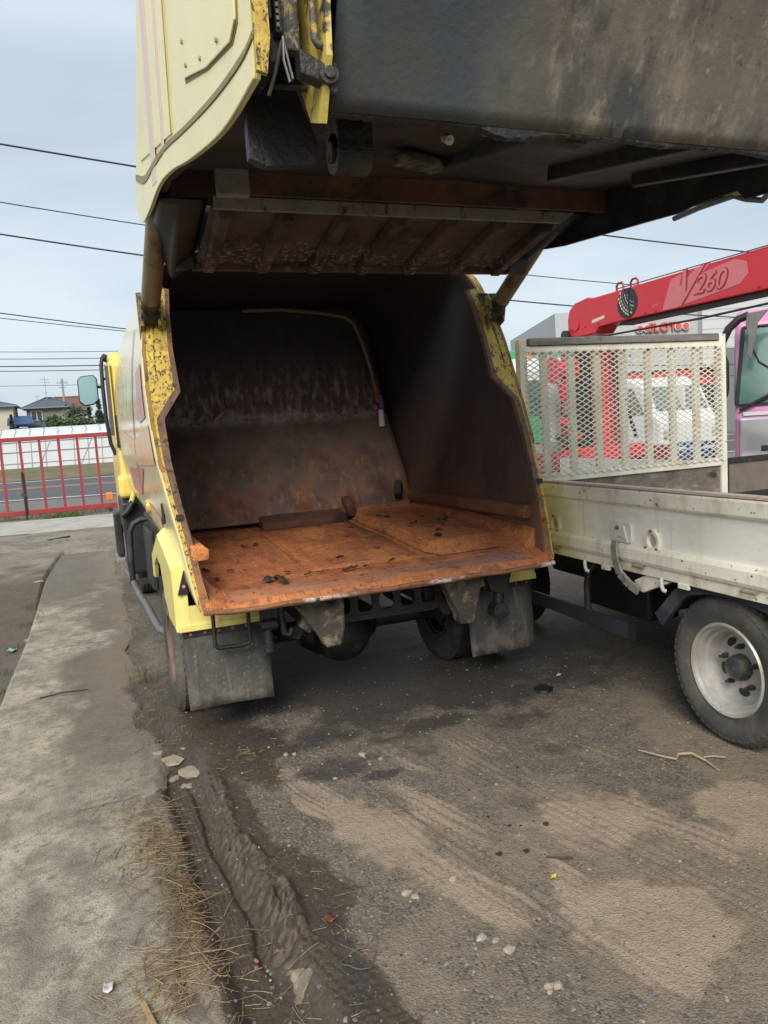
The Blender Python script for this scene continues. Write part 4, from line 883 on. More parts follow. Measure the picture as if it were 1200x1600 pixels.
wheel(truck, 2.43, 8.52, 1, rm=rim_rust, Rr=.365, dish=-.02)
# fenders and mud flaps
for sg in (-1, 1):
    xo = CX+sg*1.10; xi = CX+sg*.62
    out = [(4.075, .60), (4.075, .93), (4.75, 1.045), (5.30, .86), (5.36, .70)]
    inn_ = [(5.28, .70), (5.20, .80), (4.98, .885), (4.74, .86), (4.64, .76), (4.58, .60)]
    fixn(MB().prism(out+inn_, 'X', xo, xo-sg*.03).build('fender', fender_paint, truck, bevel=.006))
    # faceted crown and rear face
    f = MB()
    xm = CX+sg*1.03
    def sec(y, z, zz=0): return [(xo, y, z), (xo-sg*.045, y, z+.04), (xm, y, z+.045)]
    rows = [[(xo, 4.07, .60), (xo-sg*.045, 4.055, .60), (xm, 4.05, .60)], [(xo, 4.07, .93), (xo-sg*.045, 4.06, .95), (xm, 4.05, .955)], sec(4.75, 1.045), sec(5.30, .86), sec(5.36, .70)]
    vs = [p for r_ in rows for p in r_]; fs = [(i*3+k, i*3+k+1, i*3+k+4, i*3+k+3) for i in range(4) for k in range(2)]
    f.add(vs, fs); fixn(f.build('fender_crown', fender_paint, truck, solid=.006))
    a_, b_2 = sorted((xm, xi)); MB().box(a_, b_2, 4.045, 4.055, .60, .735).build('fender_back', fender_paint, truck)
    fixn(MB().prism([(5.37, .69), (5.42, .69), (5.36, .87), (5.31, .86)], 'X', xo+sg*.003, xo-sg*.10).build('fender_lip', plastic_black, truck))
    MB().box(min(xo-sg*.01, xi-sg*.005), max(xo-sg*.01, xi-sg*.005), 4.035, 4.072, .60, .635).build('fender_rear_strip', fender_paint, truck, bevel=.004)
    x0, x1 = sorted((CX+sg*1.072, CX+sg*.62))
    fl = MB().grid(lambda u, v: (x0+(x1-x0)*u, 4.085-.012*math.sin(v*2)+.010*math.sin(u*5+sg)*v-.035*v*v*(.4+.6*u if sg < 0 else 1-.6*u), .592-.422*v), 8, 8).build('mud_flap', flap_mat, truck, smooth=60, solid=.01)
    MB().box(x0, x1, 4.066, 4.076, .565, .595).build('clamp_strip', black_paint, fl)
    bb = MB()
    for k in range(6): bb.cyl((x0+.04+k*(x1-x0-.08)/5, 4.068, .58), (x0+.04+k*(x1-x0-.08)/5, 4.058, .58), .009, n=6)
    bb.build('clamp_bolts', worn_steel, fl)['kind'] = 'stuff'
MB().prism([(.385, .80), (.425, .93), (.44, .80)], 'Y', 4.038, 4.05).build('reflector_base', black_paint, truck)
MB().cyl((.418, 4.038, .845), (.418, 4.03, .845), .009, n=10).build('reflector', red_stripe, truck)
# things along the left side behind the cab
MB().box(.46, .9, 6.1, 7.3, .36, .98).build('battery_box', plastic_black, truck, bevel=.02)
MB().box(.42, .46, 6.3, 6.9, .42, .9).build('battery_cover', black_paint, truck, bevel=.01)
MB().lathe([(0.001, -.26), (.20, -.26), (.22, -.24), (.22, .24), (.20, .26), (.001, .26)], (.78, 5.85, .62), 'Y', 24).build('air_tank', black_paint, truck, smooth=40)
MB().cyl((.62, 6.9, .98), (.62, 6.9, 1.16), .075, n=16).build('air_cleaner', plastic_black, truck, smooth=40)
MB().tube([(.30, 7.02, .36), (.30, 7.0, .60), (.315, 7.0, .84), (.35, 7.0, .905), (.41, 7.0, .935), (.58, 7.0, .945), (.80, 7.0, .945)], .026, 10).build('guard_hoop', black_paint, truck, smooth=50)
MB().tube([(.285, 7.75, .37), (.30, 7.3, .385), (.315, 6.4, .38), (.335, 5.9, .385), (.345, 5.5, .375), (.36, 5.15, .37), (.40, 5.08, .36)], .026, 10).build('side_guard', mat('scuffed grey pipe', (.16, .16, .165), .5, .2, var=.3, scale=8, bump=.2, layers=[dict(color=(.22, .08, .04), scale=5, lo=.62, hi=.7)]), truck, smooth=50)
MB().obox((.36, 5.15, .37), (.62, 5.3, .62), .05, .03).build('guard_stay', black_paint, truck)
MB().obox((.31, 7.0, .38), (.60, 7.0, .40), .03, .05).build('guard_stay', black_paint, truck)
# cab -----------------------------------------------------------------
CP = [(8.14, 1.08), (8.14, 2.38), (8.22, 2.50), (8.5, 2.56), (9.2, 2.54), (9.45, 2.44), (9.80, 1.72), (9.86, 1.45), (9.86, .72), (9.2, .66), (9.0, 1.0), (8.6, 1.09)]
cab = fixn(MB().prism(CP, 'X', .335, 2.595).build('cab', cab_paint, truck, bevel=.05, seg=3))
MB().box(.322, .336, 8.115, 8.19, 1.60, 2.42).build('rear_pillar', cab_paint, cab, bevel=.01)
vent = MB().box(.330, .412, 8.105, 8.14, 1.57, 1.90).build('vent_grille', plastic_black, cab, bevel=.008)
for x in (.352, .374):
    for (z0, z1) in ((1.60, 1.72), (1.745, 1.87)): MB().box(x, x+.012, 8.098, 8.107, z0, z1).build('grille_bar', mat('dark grey plastic', (.05, .052, .056), .5, var=.1), cab)
glass_dark = mat('dark cab glass', (.03, .045, .045), .05, var=.05, bump=0, spec=.8)
fixn(MB().prism([(8.35, 1.72), (8.35, 2.36), (9.25, 2.36), (9.5, 1.85), (9.4, 1.72)], 'X', .326, .340).build('door_window', glass_dark, cab))
MB().box(.55, 2.35, 8.128, 8.142, 1.8, 2.25).build('rear_window', glass_dark, cab)
MB().tube([(.32, 8.30, 2.40), (.318, 8.3, 2.0), (.318, 8.32, 1.7)], .03, 8).build('rain_visor', mat('smoked visor', (.10, .085, .08), .3, var=.1), cab, smooth=50)
MB().box(.30, .50, 8.06, 8.30, 1.06, 1.30).build('cab_corner', cab_paint, cab, bevel=.05, seg=3)
MB().tube([(.50, 8.0, 1.36), (.46, 7.96, 1.22), (.43, 7.95, 1.10), (.40, 7.96, 1.02)], .026, 8).build('cab_stay', cab_paint, cab, smooth=50)
MB().tube([(.42, 7.94, 1.03), (.36, 7.94, .94), (.30, 7.96, .90)], .035, 8).build('stay_grip', plastic_black, cab, smooth=50)
MB().box(.19, .26, 8.62, 8.72, 1.02, 1.10).build('marker_lamp', mat('orange lens', (.75, .20, .03), .25, var=.05, bump=0), cab, bevel=.01)
fixn(MB().prism([(8.0, .30), (8.0, 1.02), (8.12, 1.05), (8.9, 1.05), (8.95, .62), (8.72, .74), (8.32, .74), (8.1, .52), (8.1, .28)], 'X', .31, .62).build('wheel_housing', plastic_black, cab, bevel=.02))
MB().box(.25, .33, 8.85, 9.25, .38, .86).build('cab_step', plastic_black, cab, bevel=.02)
MB().box(.23, .33, 8.82, 9.3, .30, .36).build('step_tread', grey_band, cab, bevel=.01)
# mirror
mr = MB(); mr.tube([(.42, 8.7, 2.50), (.34, 8.68, 2.53), (.29, 8.66, 2.52), (.275, 8.65, 2.45), (.268, 8.65, 2.2), (.27, 8.65, 1.9), (.29, 8.66, 1.62), (.33, 8.7, 1.50)], .02, 8)
mr.tube([(.27, 8.65, 2.22), (.22, 8.64, 2.22)], .016, 8); mr.tube([(.27, 8.65, 2.30), (.36, 8.7, 2.31)], .014, 8); mr.tube([(.30, 8.66, 2.53), (.36, 8.7, 2.50)], .04, 8)
mr.build('mirror_arm', black_paint, cab, smooth=50)
rrp = [(.03+.04, 2.025), (.20-.04, 2.035), (.215, 2.075), (.22, 2.30), (.185, 2.345), (.06, 2.335), (.022, 2.295), (.022, 2.07)]
fixn(MB().prism(rrp, 'Y', 8.60, 8.68).build('mirror_housing', plastic_black, cab, bevel=.012))
fixn(MB().prism([(.12+(x-.12)*.90, 2.185+(z-2.185)*.93) for x, z in rrp], 'Y', 8.592, 8.598).build('mirror_glass', mat('mirror glass', (.42, .62, .60), .03, 1., var=.02, bump=0), cab))  # teal tint put in for the green reflections

# ------------------------------------------------------------------ the flatbed beside it
white_cream = mat('cream white drop side paint', (.82, .81, .75), .34, var=.06, scale=2, bump=.03, layers=[
    dict(color=(.80, .69, .30), scale=.6, lo=.1, hi=.3, axis=('Y', .75, 1.7), amt=.75), dict(color=(.55, .48, .34), scale=3, lo=.52, hi=.8, amt=.5, stretch=(1, 1, .5)), dict(color=(.42, .30, .17), scale=26, lo=.60, hi=.72, amt=.5, stretch=(1, 1, .07), seed=41), dict(color=(.60, .58, .52), scale=9, lo=.5, hi=.7, amt=.6, stretch=(1, .3, 1), seed=43),  # starts with a smooth yellow tint growing towards the far end
    dict(color=(.20, .11, .06), scale=34, lo=.70, hi=.74, bump=-.4, rough=.8)])
rim_cream = mat('rust speckled cream paint', (.80, .77, .65), .42, var=.08, scale=3, bump=.05, layers=[
    dict(color=(.78, .67, .3), scale=.6, lo=.1, hi=.3, axis=('Y', .75, 1.7), amt=.7), dict(color=(.36, .22, .10), scale=8, lo=.5, hi=.72, amt=.6, stretch=(1, 1, .4)),  # same yellow tint growing towards the far end
    dict(color=(.10, .055, .035), scale=32, lo=.635, hi=.67, bump=-.5, rough=.85, seed=5)])
cap_mat = mat('pinkish worn cap strip', (.55, .44, .38), .5, var=.2, scale=8, bump=.1, layers=[dict(color=(.15, .07, .04), scale=14, lo=.56, hi=.64)])
wood = mat('grey weathered plywood', (.20, .165, .13), .85, var=.3, scale=5, bump=.3, layers=[
    dict(color=(.10, .08, .068), scale=6, lo=.46, hi=.66, stretch=(.6, 1, 1.4)), dict(color=(.32, .29, .26), scale=11, lo=.52, hi=.68, stretch=(.8, 1, 1.6), amt=.8), dict(color=(.04, .035, .032), scale=5, lo=.62, hi=.68), dict(color=(.25, .14, .07), scale=3, lo=.6, hi=.72, amt=.6)])
plank_mat = mat('silver grey plank', (.235, .215, .195), .85, var=.3, scale=3, bump=.4, layers=[dict(color=(.11, .095, .085), scale=14, lo=.5, hi=.66, stretch=(.12, 1, 1)), dict(color=(.07, .06, .055), scale=3, lo=.6, hi=.7)])
mesh_paint = mat('cream painted mesh steel', (.80, .77, .65), .5, var=.1, scale=5, bump=.08, layers=[dict(color=(.45, .30, .13), scale=5, lo=.52, hi=.72, amt=.55), dict(color=(.13, .065, .035), scale=22, lo=.64, hi=.69)])
fb = thing('flatbed_truck', 'cream flatbed truck with rust speckled drop side and mesh headboard at the right', 'truck', (2.65, 2.57, 0), R(-1.8), local=True)
def extr(prof, y0, y1): return MB().prism(prof, 'Y', y0, y1)
Y0, Y1 = -2.6, 2.15
fixn(extr([(.012, 1.10), (.012, .89), (.045, .89), (.045, 1.10)], Y0, Y1).build('drop_side', white_cream, fb))
ds = fixn(extr([(-.006, 1.185), (-.012, 1.175), (-.012, 1.112), (0, 1.098), (.05, 1.098), (.05, 1.19)], Y0, Y1).build('top_rail', rim_cream, fb, bevel=.004))
fixn(extr([(-.008, 1.1895), (-.008, 1.201), (.055, 1.201), (.055, 1.1895)], Y0, Y1).build('cap_strip', cap_mat, fb))
fixn(extr([(-.026, .872), (-.012, .892), (.045, .892), (.045, .80), (-.022, .80), (-.03, .82)], Y0, Y1).build('lower_rail', rim_cream, fb, bevel=.004))
fixn(extr([(-.012, .803), (.05, .803), (.05, .745), (-.012, .745)], Y0, Y1).build('bed_sill', rim_cream, fb, bevel=.003))
MB().box(.05, 1.82, Y0, Y1, .86, .90).build('bed_floor', wood, fb)
MB().box(.06, 1.80, Y0, Y1, .74, .855).build('bed_frame', black_paint, fb)
for x in (.55, 1.3): MB().box(x-.04, x+.04, Y0, 2.3, .50, .735).build('chassis_rail', black_paint, fb)
# latch with its hinged strap
lt = fixn(MB().prism([(.70, .905), (.70, .995), (.715, 1.005), (.86, 1.005), (.875, .98), (.87, .905), (.84, .895), (.72, .893)], 'X', -.004, .013).build('side_latch', mat('white latch paint', (.66, .65, .6), .4, var=.08, bump=.04, layers=[dict(color=(.35, .28, .18), scale=9, lo=.62, hi=.7, amt=.7)]), fb, bevel=.004))
fixn(MB().prism([(.72, .90), (.75, .99), (.80, 1.0), (.845, .90), (.80, .93), (.76, .925)], 'X', -.014, -.004).build('latch_boss', MATS['white latch paint'], lt, bevel=.004))
MB().cyl((-.012, .80, .975), (-.022, .80, .975), .012, n=10).build('latch_bolt', worn_steel, lt)
strap_m = mat('worn aluminium strap', (.34, .33, .30), .45, .3, var=.3, scale=16, bump=.2, layers=[dict(color=(.08, .07, .06), scale=12, lo=.54, hi=.64)])
b = MB()
for p, q in (((-.03, .80, .905), (-.042, .795, .87)), ((-.042, .795, .87), (-.05, .775, .80)), ((-.05, .775, .80), (-.05, .745, .735)), ((-.05, .745, .735), (-.03, .69, .68)), ((-.03, .69, .68), (-.02, .63, .655))):
    b.obox(p, q, .05, .016, (1, 0, 0))
b.build('latch_strap', strap_m, lt, bevel=.003)
MB().prism([(.60, .74), (.50, .74), (.42, .73), (.62, .645), (.66, .65), (.69, .70)], 'X', .0, .03).build('latch_bracket', rim_cream, lt, bevel=.004)
# oval lashing rings
for yc in (.535, 1.445, -.9):
    b = MB(); n = 20; vs = []
    for k in range(n):
        a = 2*math.pi*k/n; q = 1 if math.sin(a) < 0 else .9
        for rr, xx in ((1.0, .012), (.92, -.006), (.62, -.006), (.55, .012)): vs.append((xx, yc+math.cos(a)*.055*rr, .93+math.sin(a)*.062*rr))
    b.add(vs, [(k*4+i, ((k+1) % n)*4+i, ((k+1) % n)*4+i+1, k*4+i+1) for k in range(n) for i in range(3)])
    rg_ = fixn(b.build('lashing_ring', rim_cream, fb, smooth=40))
    MB().add([(.0105, yc+math.cos(a)*.036, .93+math.sin(a)*.042) for a in [2*math.pi*k/18 for k in range(18)]], [tuple(range(18))]).build('ring_plate', mat('pale pinkish plate', (.42, .37, .34), .5, var=.2), rg_)
    bb = MB()
    for dy, dz in ((0, .052), (-.042, -.04), (.042, -.04)): bb.cyl((-.006, yc+dy, .93+dz), (-.015, yc+dy, .93+dz), .009, n=8)
    bb.build('ring_bolts', mat('rusty bolt', (.25, .15, .07), .7, var=.3), rg_)['kind'] = 'stuff'
    MB().box(-.012, .012, yc-.07, yc+.07, .862, .872).build('ring_foot', rim_cream, rg_)
for yc in (1.12, .46, 1.65):
    MB().tube([(.02, yc, .76), (-.005, yc, .755), (-.012, yc, .74), (-.014, yc-.005, .71), (-.012, yc-.012, .69), (.0, yc-.02, .685)], .011, 8).build('rope_hook', mat('white hook paint', (.6, .58, .5), .45, var=.1), fb, smooth=50)
for yc in (.92, .30, 1.5): MB().box(-.018, .0, yc-.035, yc+.035, .722, .748).build('sill_tab', rim_cream, fb, bevel=.003)
for yc in (.62, -.12, 1.4): MB().tube([(-.024, yc-.045, .80), (-.032, yc-.04, .785), (-.032, yc+.04, .785), (-.024, yc+.045, .80)], .007, 6).build('staple_ring', mat('rusty staple', (.28, .19, .11), .7, var=.3), fb)
# fender over the wheel
fe = MB(); ang0 = [(.555, .545), (.50, .60), (.42, .685), (.34, .738), (.20, .768), (.0, .78), (-.2, .75), (-.33, .69), (-.42, .60)]
ins = [(y*.88+.01, z-.055) for y, z in ang0]
fixn(fe.prism(ang0+ins[::-1], 'X', .015, .05).build('fender', mat('dark blue grey fender', (.035, .045, .055), .38, var=.15, scale=4, bump=.05, layers=[dict(color=(.14, .13, .11), scale=6, lo=.54, hi=.75, amt=.6)]), fb, bevel=.006))
vs = []; fs = []
for i, (y, z) in enumerate(ang0): vs += [(.02, y, z-.004), (.50, y, z-.004)]
for i in range(len(ang0)-1): fs.append((2*i, 2*i+1, 2*i+3, 2*i+2))
MB().add(vs, fs).build('fender_shell', MATS['dark blue grey fender'], fb, solid=.006, smooth=50)
wheel(fb, .145, .11, -1, w=.215, Rr=.357, rr=.222, dish=.11, holes=5, nuts=5, hubr=.06)
wheel(fb, .39, .11, 1, w=.215, Rr=.357, rr=.222, dish=.05, detail=False, tm=rubber_shaded)
wheel(fb, 1.66, .11, 1, w=.215, Rr=.357, rr=.222, dish=.125, tm=rubber_shaded)
wheel(fb, 1.40, .11, -1, w=.215, Rr=.357, rr=.222, dish=.05, detail=False, tm=rubber_shaded)
MB().cyl((.3, .11, .357), (1.5, .11, .357), .055, n=12).build('rear_axle', black_grease, fb)
wheel(fb, .36, 2.6, -1, w=.2, Rr=.357, rr=.222, dish=.0, detail=False, tm=rubber_shaded, rm=black_paint)
# side guard
MB().box(.095, .115, .855, 2.3, .315, .405).build('side_guard', mat('scuffed dark blue guard', (.05, .058, .068), .4, .2, var=.25, scale=3, bump=.1, layers=[dict(color=(.14, .14, .145), scale=7, lo=.5, hi=.72, stretch=(1, .3, 1), amt=.7)]), fb, bevel=.003)
MB().box(.088, .125, .848, .862, .308, .412).build('guard_end', black_paint, fb)
MB().tube([(.12, 1.30, .40), (.12, 1.30, .55), (.125, 1.285, .64), (.15, 1.25, .70), (.22, 1.2, .745)], .022, 8).build('guard_bracket', black_paint, fb, smooth=50)
MB().tube([(.12, 2.0, .40), (.12, 2.0, .62), (.2, 1.98, .74)], .022, 8).build('guard_bracket', black_paint, fb, smooth=50)
MB().box(.30, .52, .95, 1.6, .36, .70).build('tool_box', plastic_black, fb, bevel=.02)
MB().box(.50, .9, .3, .8, .50, .66).build('spring_hanger', black_grease, fb, bevel=.02)
MB().box(1.25, 1.6, -1.2, 2.9, .16, .735).build('underbody_shade_panel', plastic_black, fb, bevel=.02)  # added dark box standing in for the shade beneath the bed
MB().box(.6, 1.2, 1.8, 2.5, .4, .72).build('underbody_shade_box', black_paint, fb, bevel=.04)  # another dark box added to fill the shade under the bed
# headboard guard with expanded mesh
HY = 2.06
MX0, MX1 = .17, 1.905
Zb, Zt = 1.17, 2.075
MB().box(MX0-.03, MX0+.03, HY-.03, HY+.03, .90, 2.138).build('guard_post', mesh_paint, fb, bevel=.004)
MB().box(MX1-.03, MX1+.03, HY-.03, HY+.03, .90, 2.138).build('guard_post', mesh_paint, fb, bevel=.004)
MB().box(MX0+.03, MX1-.03, HY-.025, HY+.025, 2.045, 2.088).build('top_bar', mesh_paint, fb, bevel=.004)
MB().box(MX0+.03, MX1-.03, HY-.03, HY+.03, 1.135, 1.195).build('lower_bar', mesh_paint, fb, bevel=.004)
MB().box(MX0+.05, MX1-.04, HY-.04, HY+.03, 2.091, 2.143).build('top_plank', plank_mat, fb, bevel=.006)
for k in range(7):
    x = .36+k*.222
    MB().box(x-.027, x+.027, HY+.012, HY+.045, 1.195, 2.045).build('slat', mesh_paint, fb, bevel=.004)
b = MB(); nxm, nzm_ = 25, 23; cw = (MX1-MX0-.02)/nxm; ch = (Zt-.02-Zb)/nzm_
def strand(p, q): b.obox(p, q, .0075, .004, (0, 1, .35))
for j in range(nzm_+1):
    for i in range(nxm):
        x = MX0+.01+i*cw; z = Zb+j*ch; yb = HY-.034
        if j < nzm_: strand((x, yb, z), (x+cw/2, yb-.006, z+ch/2)); strand((x+cw/2, yb-.006, z+ch/2), (x+cw, yb, z))
        if j > 0: strand((x, yb, z), (x+cw/2, yb-.006, z-ch/2)); strand((x+cw/2, yb-.006, z-ch/2), (x+cw, yb, z))
mm_ = b.build('wire_mesh', mesh_paint, fb); mm_['kind'] = 'stuff'
MB().box(MX0+.03, MX1-.03, HY-.012, HY+.012, .90, 1.135).build('headboard_panel', wood, fb)

# ------------------------------------------------------------------ crane truck with pink cab
red = mat('crane red paint', (.56, .028, .04), .3, var=.1, scale=2, bump=.03, layers=[dict(color=(.35, .05, .05), scale=5, lo=.55, hi=.8, amt=.5), dict(color=(.12, .05, .04), scale=18, lo=.68, hi=.73)])
dred = mat('dark red paint', (.27, .04, .048), .4, var=.2, scale=4, bump=.05, layers=[dict(color=(.08, .03, .03), scale=8, lo=.55, hi=.7)])
pink = mat('magenta pink cab paint', (.58, .24, .42), .3, var=.08, scale=2, bump=.02, layers=[dict(color=(.55, .25, .40), scale=3, lo=.5, hi=.75, amt=.4)])
chrome = mat('chrome panel', (.80, .82, .84), .12, .75, var=.1, scale=1.5, bump=0)
glass_g = mat('green tinted windscreen', (.085, .17, .155), .12, var=.4, scale=1.2, bump=0, spec=.22)
ct = thing('crane_truck', 'white cabbed crane truck with red folded boom and column seen through the mesh', 'crane truck', (6.4, 7.5, 0))
wht = mat('white truck paint', (.66, .68, .68), .3, var=.06, scale=1.5, bump=.02, layers=[dict(color=(.45, .45, .43), scale=3, lo=.55, hi=.8, amt=.4)])
grn = mat('bright green paint', (.05, .36, .16), .35, var=.2, scale=2, bump=.02)
wc = fixn(MB().prism([(8.98, .6), (8.98, 2.22), (9.08, 2.36), (9.3, 2.42), (10.2, 2.38), (10.6, 1.5), (10.65, .6)], 'X', 5.47, 7.18).build('cab', wht, ct, bevel=.07, seg=3))
MB().box(5.62, 5.98, 8.965, 8.985, 1.55, 2.10).build('rear_window', glass_g, wc); MB().box(6.60, 7.0, 8.965, 8.985, 1.55, 2.02).build('rear_window', glass_g, wc)
for x0, x1 in ((5.50, 5.98), (6.62, 7.1)): MB().box(x0, x1, 9.5, 9.75, 2.40, 2.56).build('roof_visor', grn, wc, bevel=.03)
for x in (5.98, 7.0): MB().cyl((x, 9.45, 2.42), (x, 9.45, 2.56), .07, .05, n=12).build('roof_lamp', mat('orange lamp', (.7, .2, .04), .3, var=.05), wc, smooth=40)
MB().box(5.46, 7.2, 8.9, 8.99, .75, 1.25).build('cab_back_panel', mat('grey cab back', (.30, .30, .29), .6, var=.2), wc)
fixn(MB().prism([(5.62, 1.25), (5.85, 1.25), (5.78, 1.62), (5.66, 1.60)], 'Y', 8.88, 8.95).build('green_guard', grn, wc))
MB().box(6.70, 6.95, 8.86, 8.93, 1.28, 1.52).build('white_tank', wht, wc, bevel=.03)
MB().box(6.88, 6.96, 8.84, 8.9, 1.55, 1.95).build('exhaust', mat('dark exhaust', (.08, .08, .085), .6, var=.2), wc, bevel=.02)
for x, s in ((5.68, -1), (6.98, 1)):
    wheel(ct, x, 9.7, s, w=.22, Rr=.40, rr=.23, detail=False); wheel(ct, x, 6.3, s, w=.22, Rr=.40, rr=.23, detail=False)
for x in (6.0, 6.7): MB().box(x-.05, x+.05, 5.45, 10.5, .50, .74).build('chassis_rail', black_paint, ct)
MB().box(5.48, 7.2, 5.46, 8.0, .76, .84).build('cargo_bed', mat('grey bed', (.25, .23, .21), .7, var=.3, scale=3), ct)
MB().box(5.48, 5.53, 5.46, 8.0, .845, 1.08).build('bed_side', mat('grey white bed side', (.5, .5, .48), .5, var=.1), ct)
fr = MB(); fr.box(5.46, 5.53, 5.38, 5.42, .72, 1.11); fr.box(5.53, 7.2, 5.38, 5.42, 1.06, 1.11); fr.box(5.53, 7.2, 5.38, 5.42, .72, .78); fr.box(7.15, 7.2, 5.38, 5.42, .78, 1.06)
fr.build('tailgate_frame', mat('chipped black frame', (.02, .02, .02), .6, var=.3, scale=10, bump=.2, layers=[dict(color=(.25, .24, .22), scale=20, lo=.6, hi=.66, amt=.8)]), ct, bevel=.003)
MB().box(5.53, 7.15, 5.395, 5.41, .78, 1.06).build('tailgate_board', mat('brown grey board', (.16, .132, .105), .8, var=.25, scale=4, bump=.2, layers=[dict(color=(.2, .17, .13), scale=5, lo=.5, hi=.7, amt=.6)]), ct)
# crane base, column, winch
b = MB(); b.box(5.55, 7.4, 8.15, 8.75, .80, 1.12); b.build('outrigger_beam', dred, ct, bevel=.02)
MB().box(5.60, 6.9, 8.05, 8.16, 1.0, 1.18).build('control_box', red, ct, bevel=.02)
MB().box(6.28, 6.52, 8.28, 8.60, 1.10, 2.52).build('column', red, ct, bevel=.03)
MB().box(6.52, 6.72, 8.32, 8.56, 1.15, 2.55).build('column_web', dred, ct, bevel=.02)
MB().box(6.03, 6.27, 8.36, 8.58, 1.1, 2.50).build('cylinder_guard', mat('black crane steel', (.018, .018, .02), .5, var=.3), ct, bevel=.02)
MB().cyl((5.93, 8.45, 1.2), (5.98, 8.45, 2.55), .09, n=18).build('lift_column', dred, ct, smooth=40)
b = MB(); b.lathe([(.001, -.15), (.17, -.15), (.17, -.12), (.12, -.11), (.12, .11), (.17, .12), (.17, .15), (.001, .15)], (5.84, 8.4, 2.18), 'X', 24); b.build('winch_drum', red, ct, smooth=40)
MB().cyl((5.78, 8.3, 2.02), (5.80, 8.3, 1.78), .08, .05, n=14).build('hook_block', red, ct, smooth=40)
MB().tube([(5.8, 8.3, 1.8), (5.8, 8.3, 1.6), (5.84, 8.3, 1.53), (5.88, 8.3, 1.6)], .022, 8).build('hook', mat('brass hook', (.3, .2, .08), .5, .4), ct, smooth=50)
for k, (x, z) in enumerate(((5.58, 1.55), (5.66, 1.42), (5.50, 1.35), (5.62, 1.25))):
    MB().obox((x, 8.1, z), (x+.16, 8.0, z-.12), .10, .09).build('valve_lever', (red, dred, plastic_black, red)[k], ct, bevel=.015)
MB().tube([(6.60, 8.2, 2.2), (6.60, 8.15, 1.8), (6.66, 8.1, 1.5), (6.75, 8.1, 1.25)], .025, 8).build('hydraulic_hose', plastic_black, ct, smooth=50)
MB().tube([(5.72, 8.2, 1.6), (5.80, 8.12, 1.35), (5.92, 8.1, 1.15)], .03, 8).build('hydraulic_hose', plastic_black, ct, smooth=50)
# boom: rises slightly towards the viewer and runs over the cab
B0 = Vector((6.26, 8.62, 2.855)); B1 = Vector((6.36, 4.4, 2.85)); bd_ = (B1-B0).normalized(); sx_ = Vector((bd_.y, -bd_.x, 0))   # sx_ points to -X side
sx_ = Vector((-1, 0, 0)) - bd_*Vector((-1, 0, 0)).dot(bd_); sx_.normalize(); upb = bd_.cross(sx_); upb = upb if upb.z > 0 else -upb
def bp(t, s, h): return B0+bd_*t+sx_*s+upb*h
Lb = (B1-B0).length
prof = [(.0, -.20), (-.0, -.02), (.04, .10), (.16, .175), (.42, .205), (.50, .18), (Lb, .215), (Lb, -.195), (1.05, -.18), (.62, -.19), (.55, -.26), (.25, -.26), (.05, -.24)]
vs = [bp(t, .15, h) for t, h in prof]+[bp(t, -.15, h) for t, h in prof]; n = len(prof)
boom = fixn(MB().add(vs, [tuple(range(n)), tuple(range(n, 2*n))[::-1]]+[(i, n+i, n+(i+1) % n, (i+1) % n) for i in range(n)]).build('boom', red, ct, bevel=.012))
MB().obox(bp(.95, 0, -.205), bp(Lb, 0, -.212), .20, .03).build('boom_underside', mat('brown boom wear', (.08, .045, .04), .6, var=.3), boom)
MB().tube([bp(.1, .1, -.30), bp(2.2, .1, -.33), bp(Lb, .1, -.30)], .012, 6).build('winch_rope', mat('steel rope', (.05, .05, .055), .5, .4), boom)
b = MB(); b.cyl(bp(-.02, .20, -.22), bp(-.02, -.20, -.22), .075, n=18); b.build('boom_pivot', plastic_black, boom, smooth=40)
fixn(MB().add([bp(.16+.08*math.cos(a), .155, -.10+.08*math.sin(a)) for a in [2*math.pi*k/20 for k in range(20)]]+[bp(.16+.08*math.cos(a), .165, -.10+.08*math.sin(a)) for a in [2*math.pi*k/20 for k in range(20)]], [tuple(range(20)), tuple(range(20, 40))[::-1]]+[(k, (k+1) % 20, 20+(k+1) % 20, 20+k) for k in range(20)]).build('pivot_cover', red, boom))
for t in (.92, 1.17):
    MB().tube([bp(t-.06, .05, .19), bp(t-.06, .05, .26), bp(t-.03, .05, .29), bp(t+.03, .05, .29), bp(t+.06, .05, .26), bp(t+.06, .05, .19)], .014, 8).build('lifting_ring', dred, boom, smooth=50)
bm = plane_mtx(bp(1.05, .152, .0), bd_, upb)       # boom side face, x to the right as seen
def bface(name, t, h, fn, m): pass
b = MB()
for t in (.36, .62, 1.45, 1.62, 3.0, 3.15): b.cyl(bp(t, .150, -.15), bp(t, .160, -.15), .014, n=8)
b.build('boom_bolts', dred, boom)['kind'] = 'stuff'
MB().obox(bp(1.0, .154, .205), bp(Lb, .154, .212), .006, .012).build('boom_weld', dred, boom)
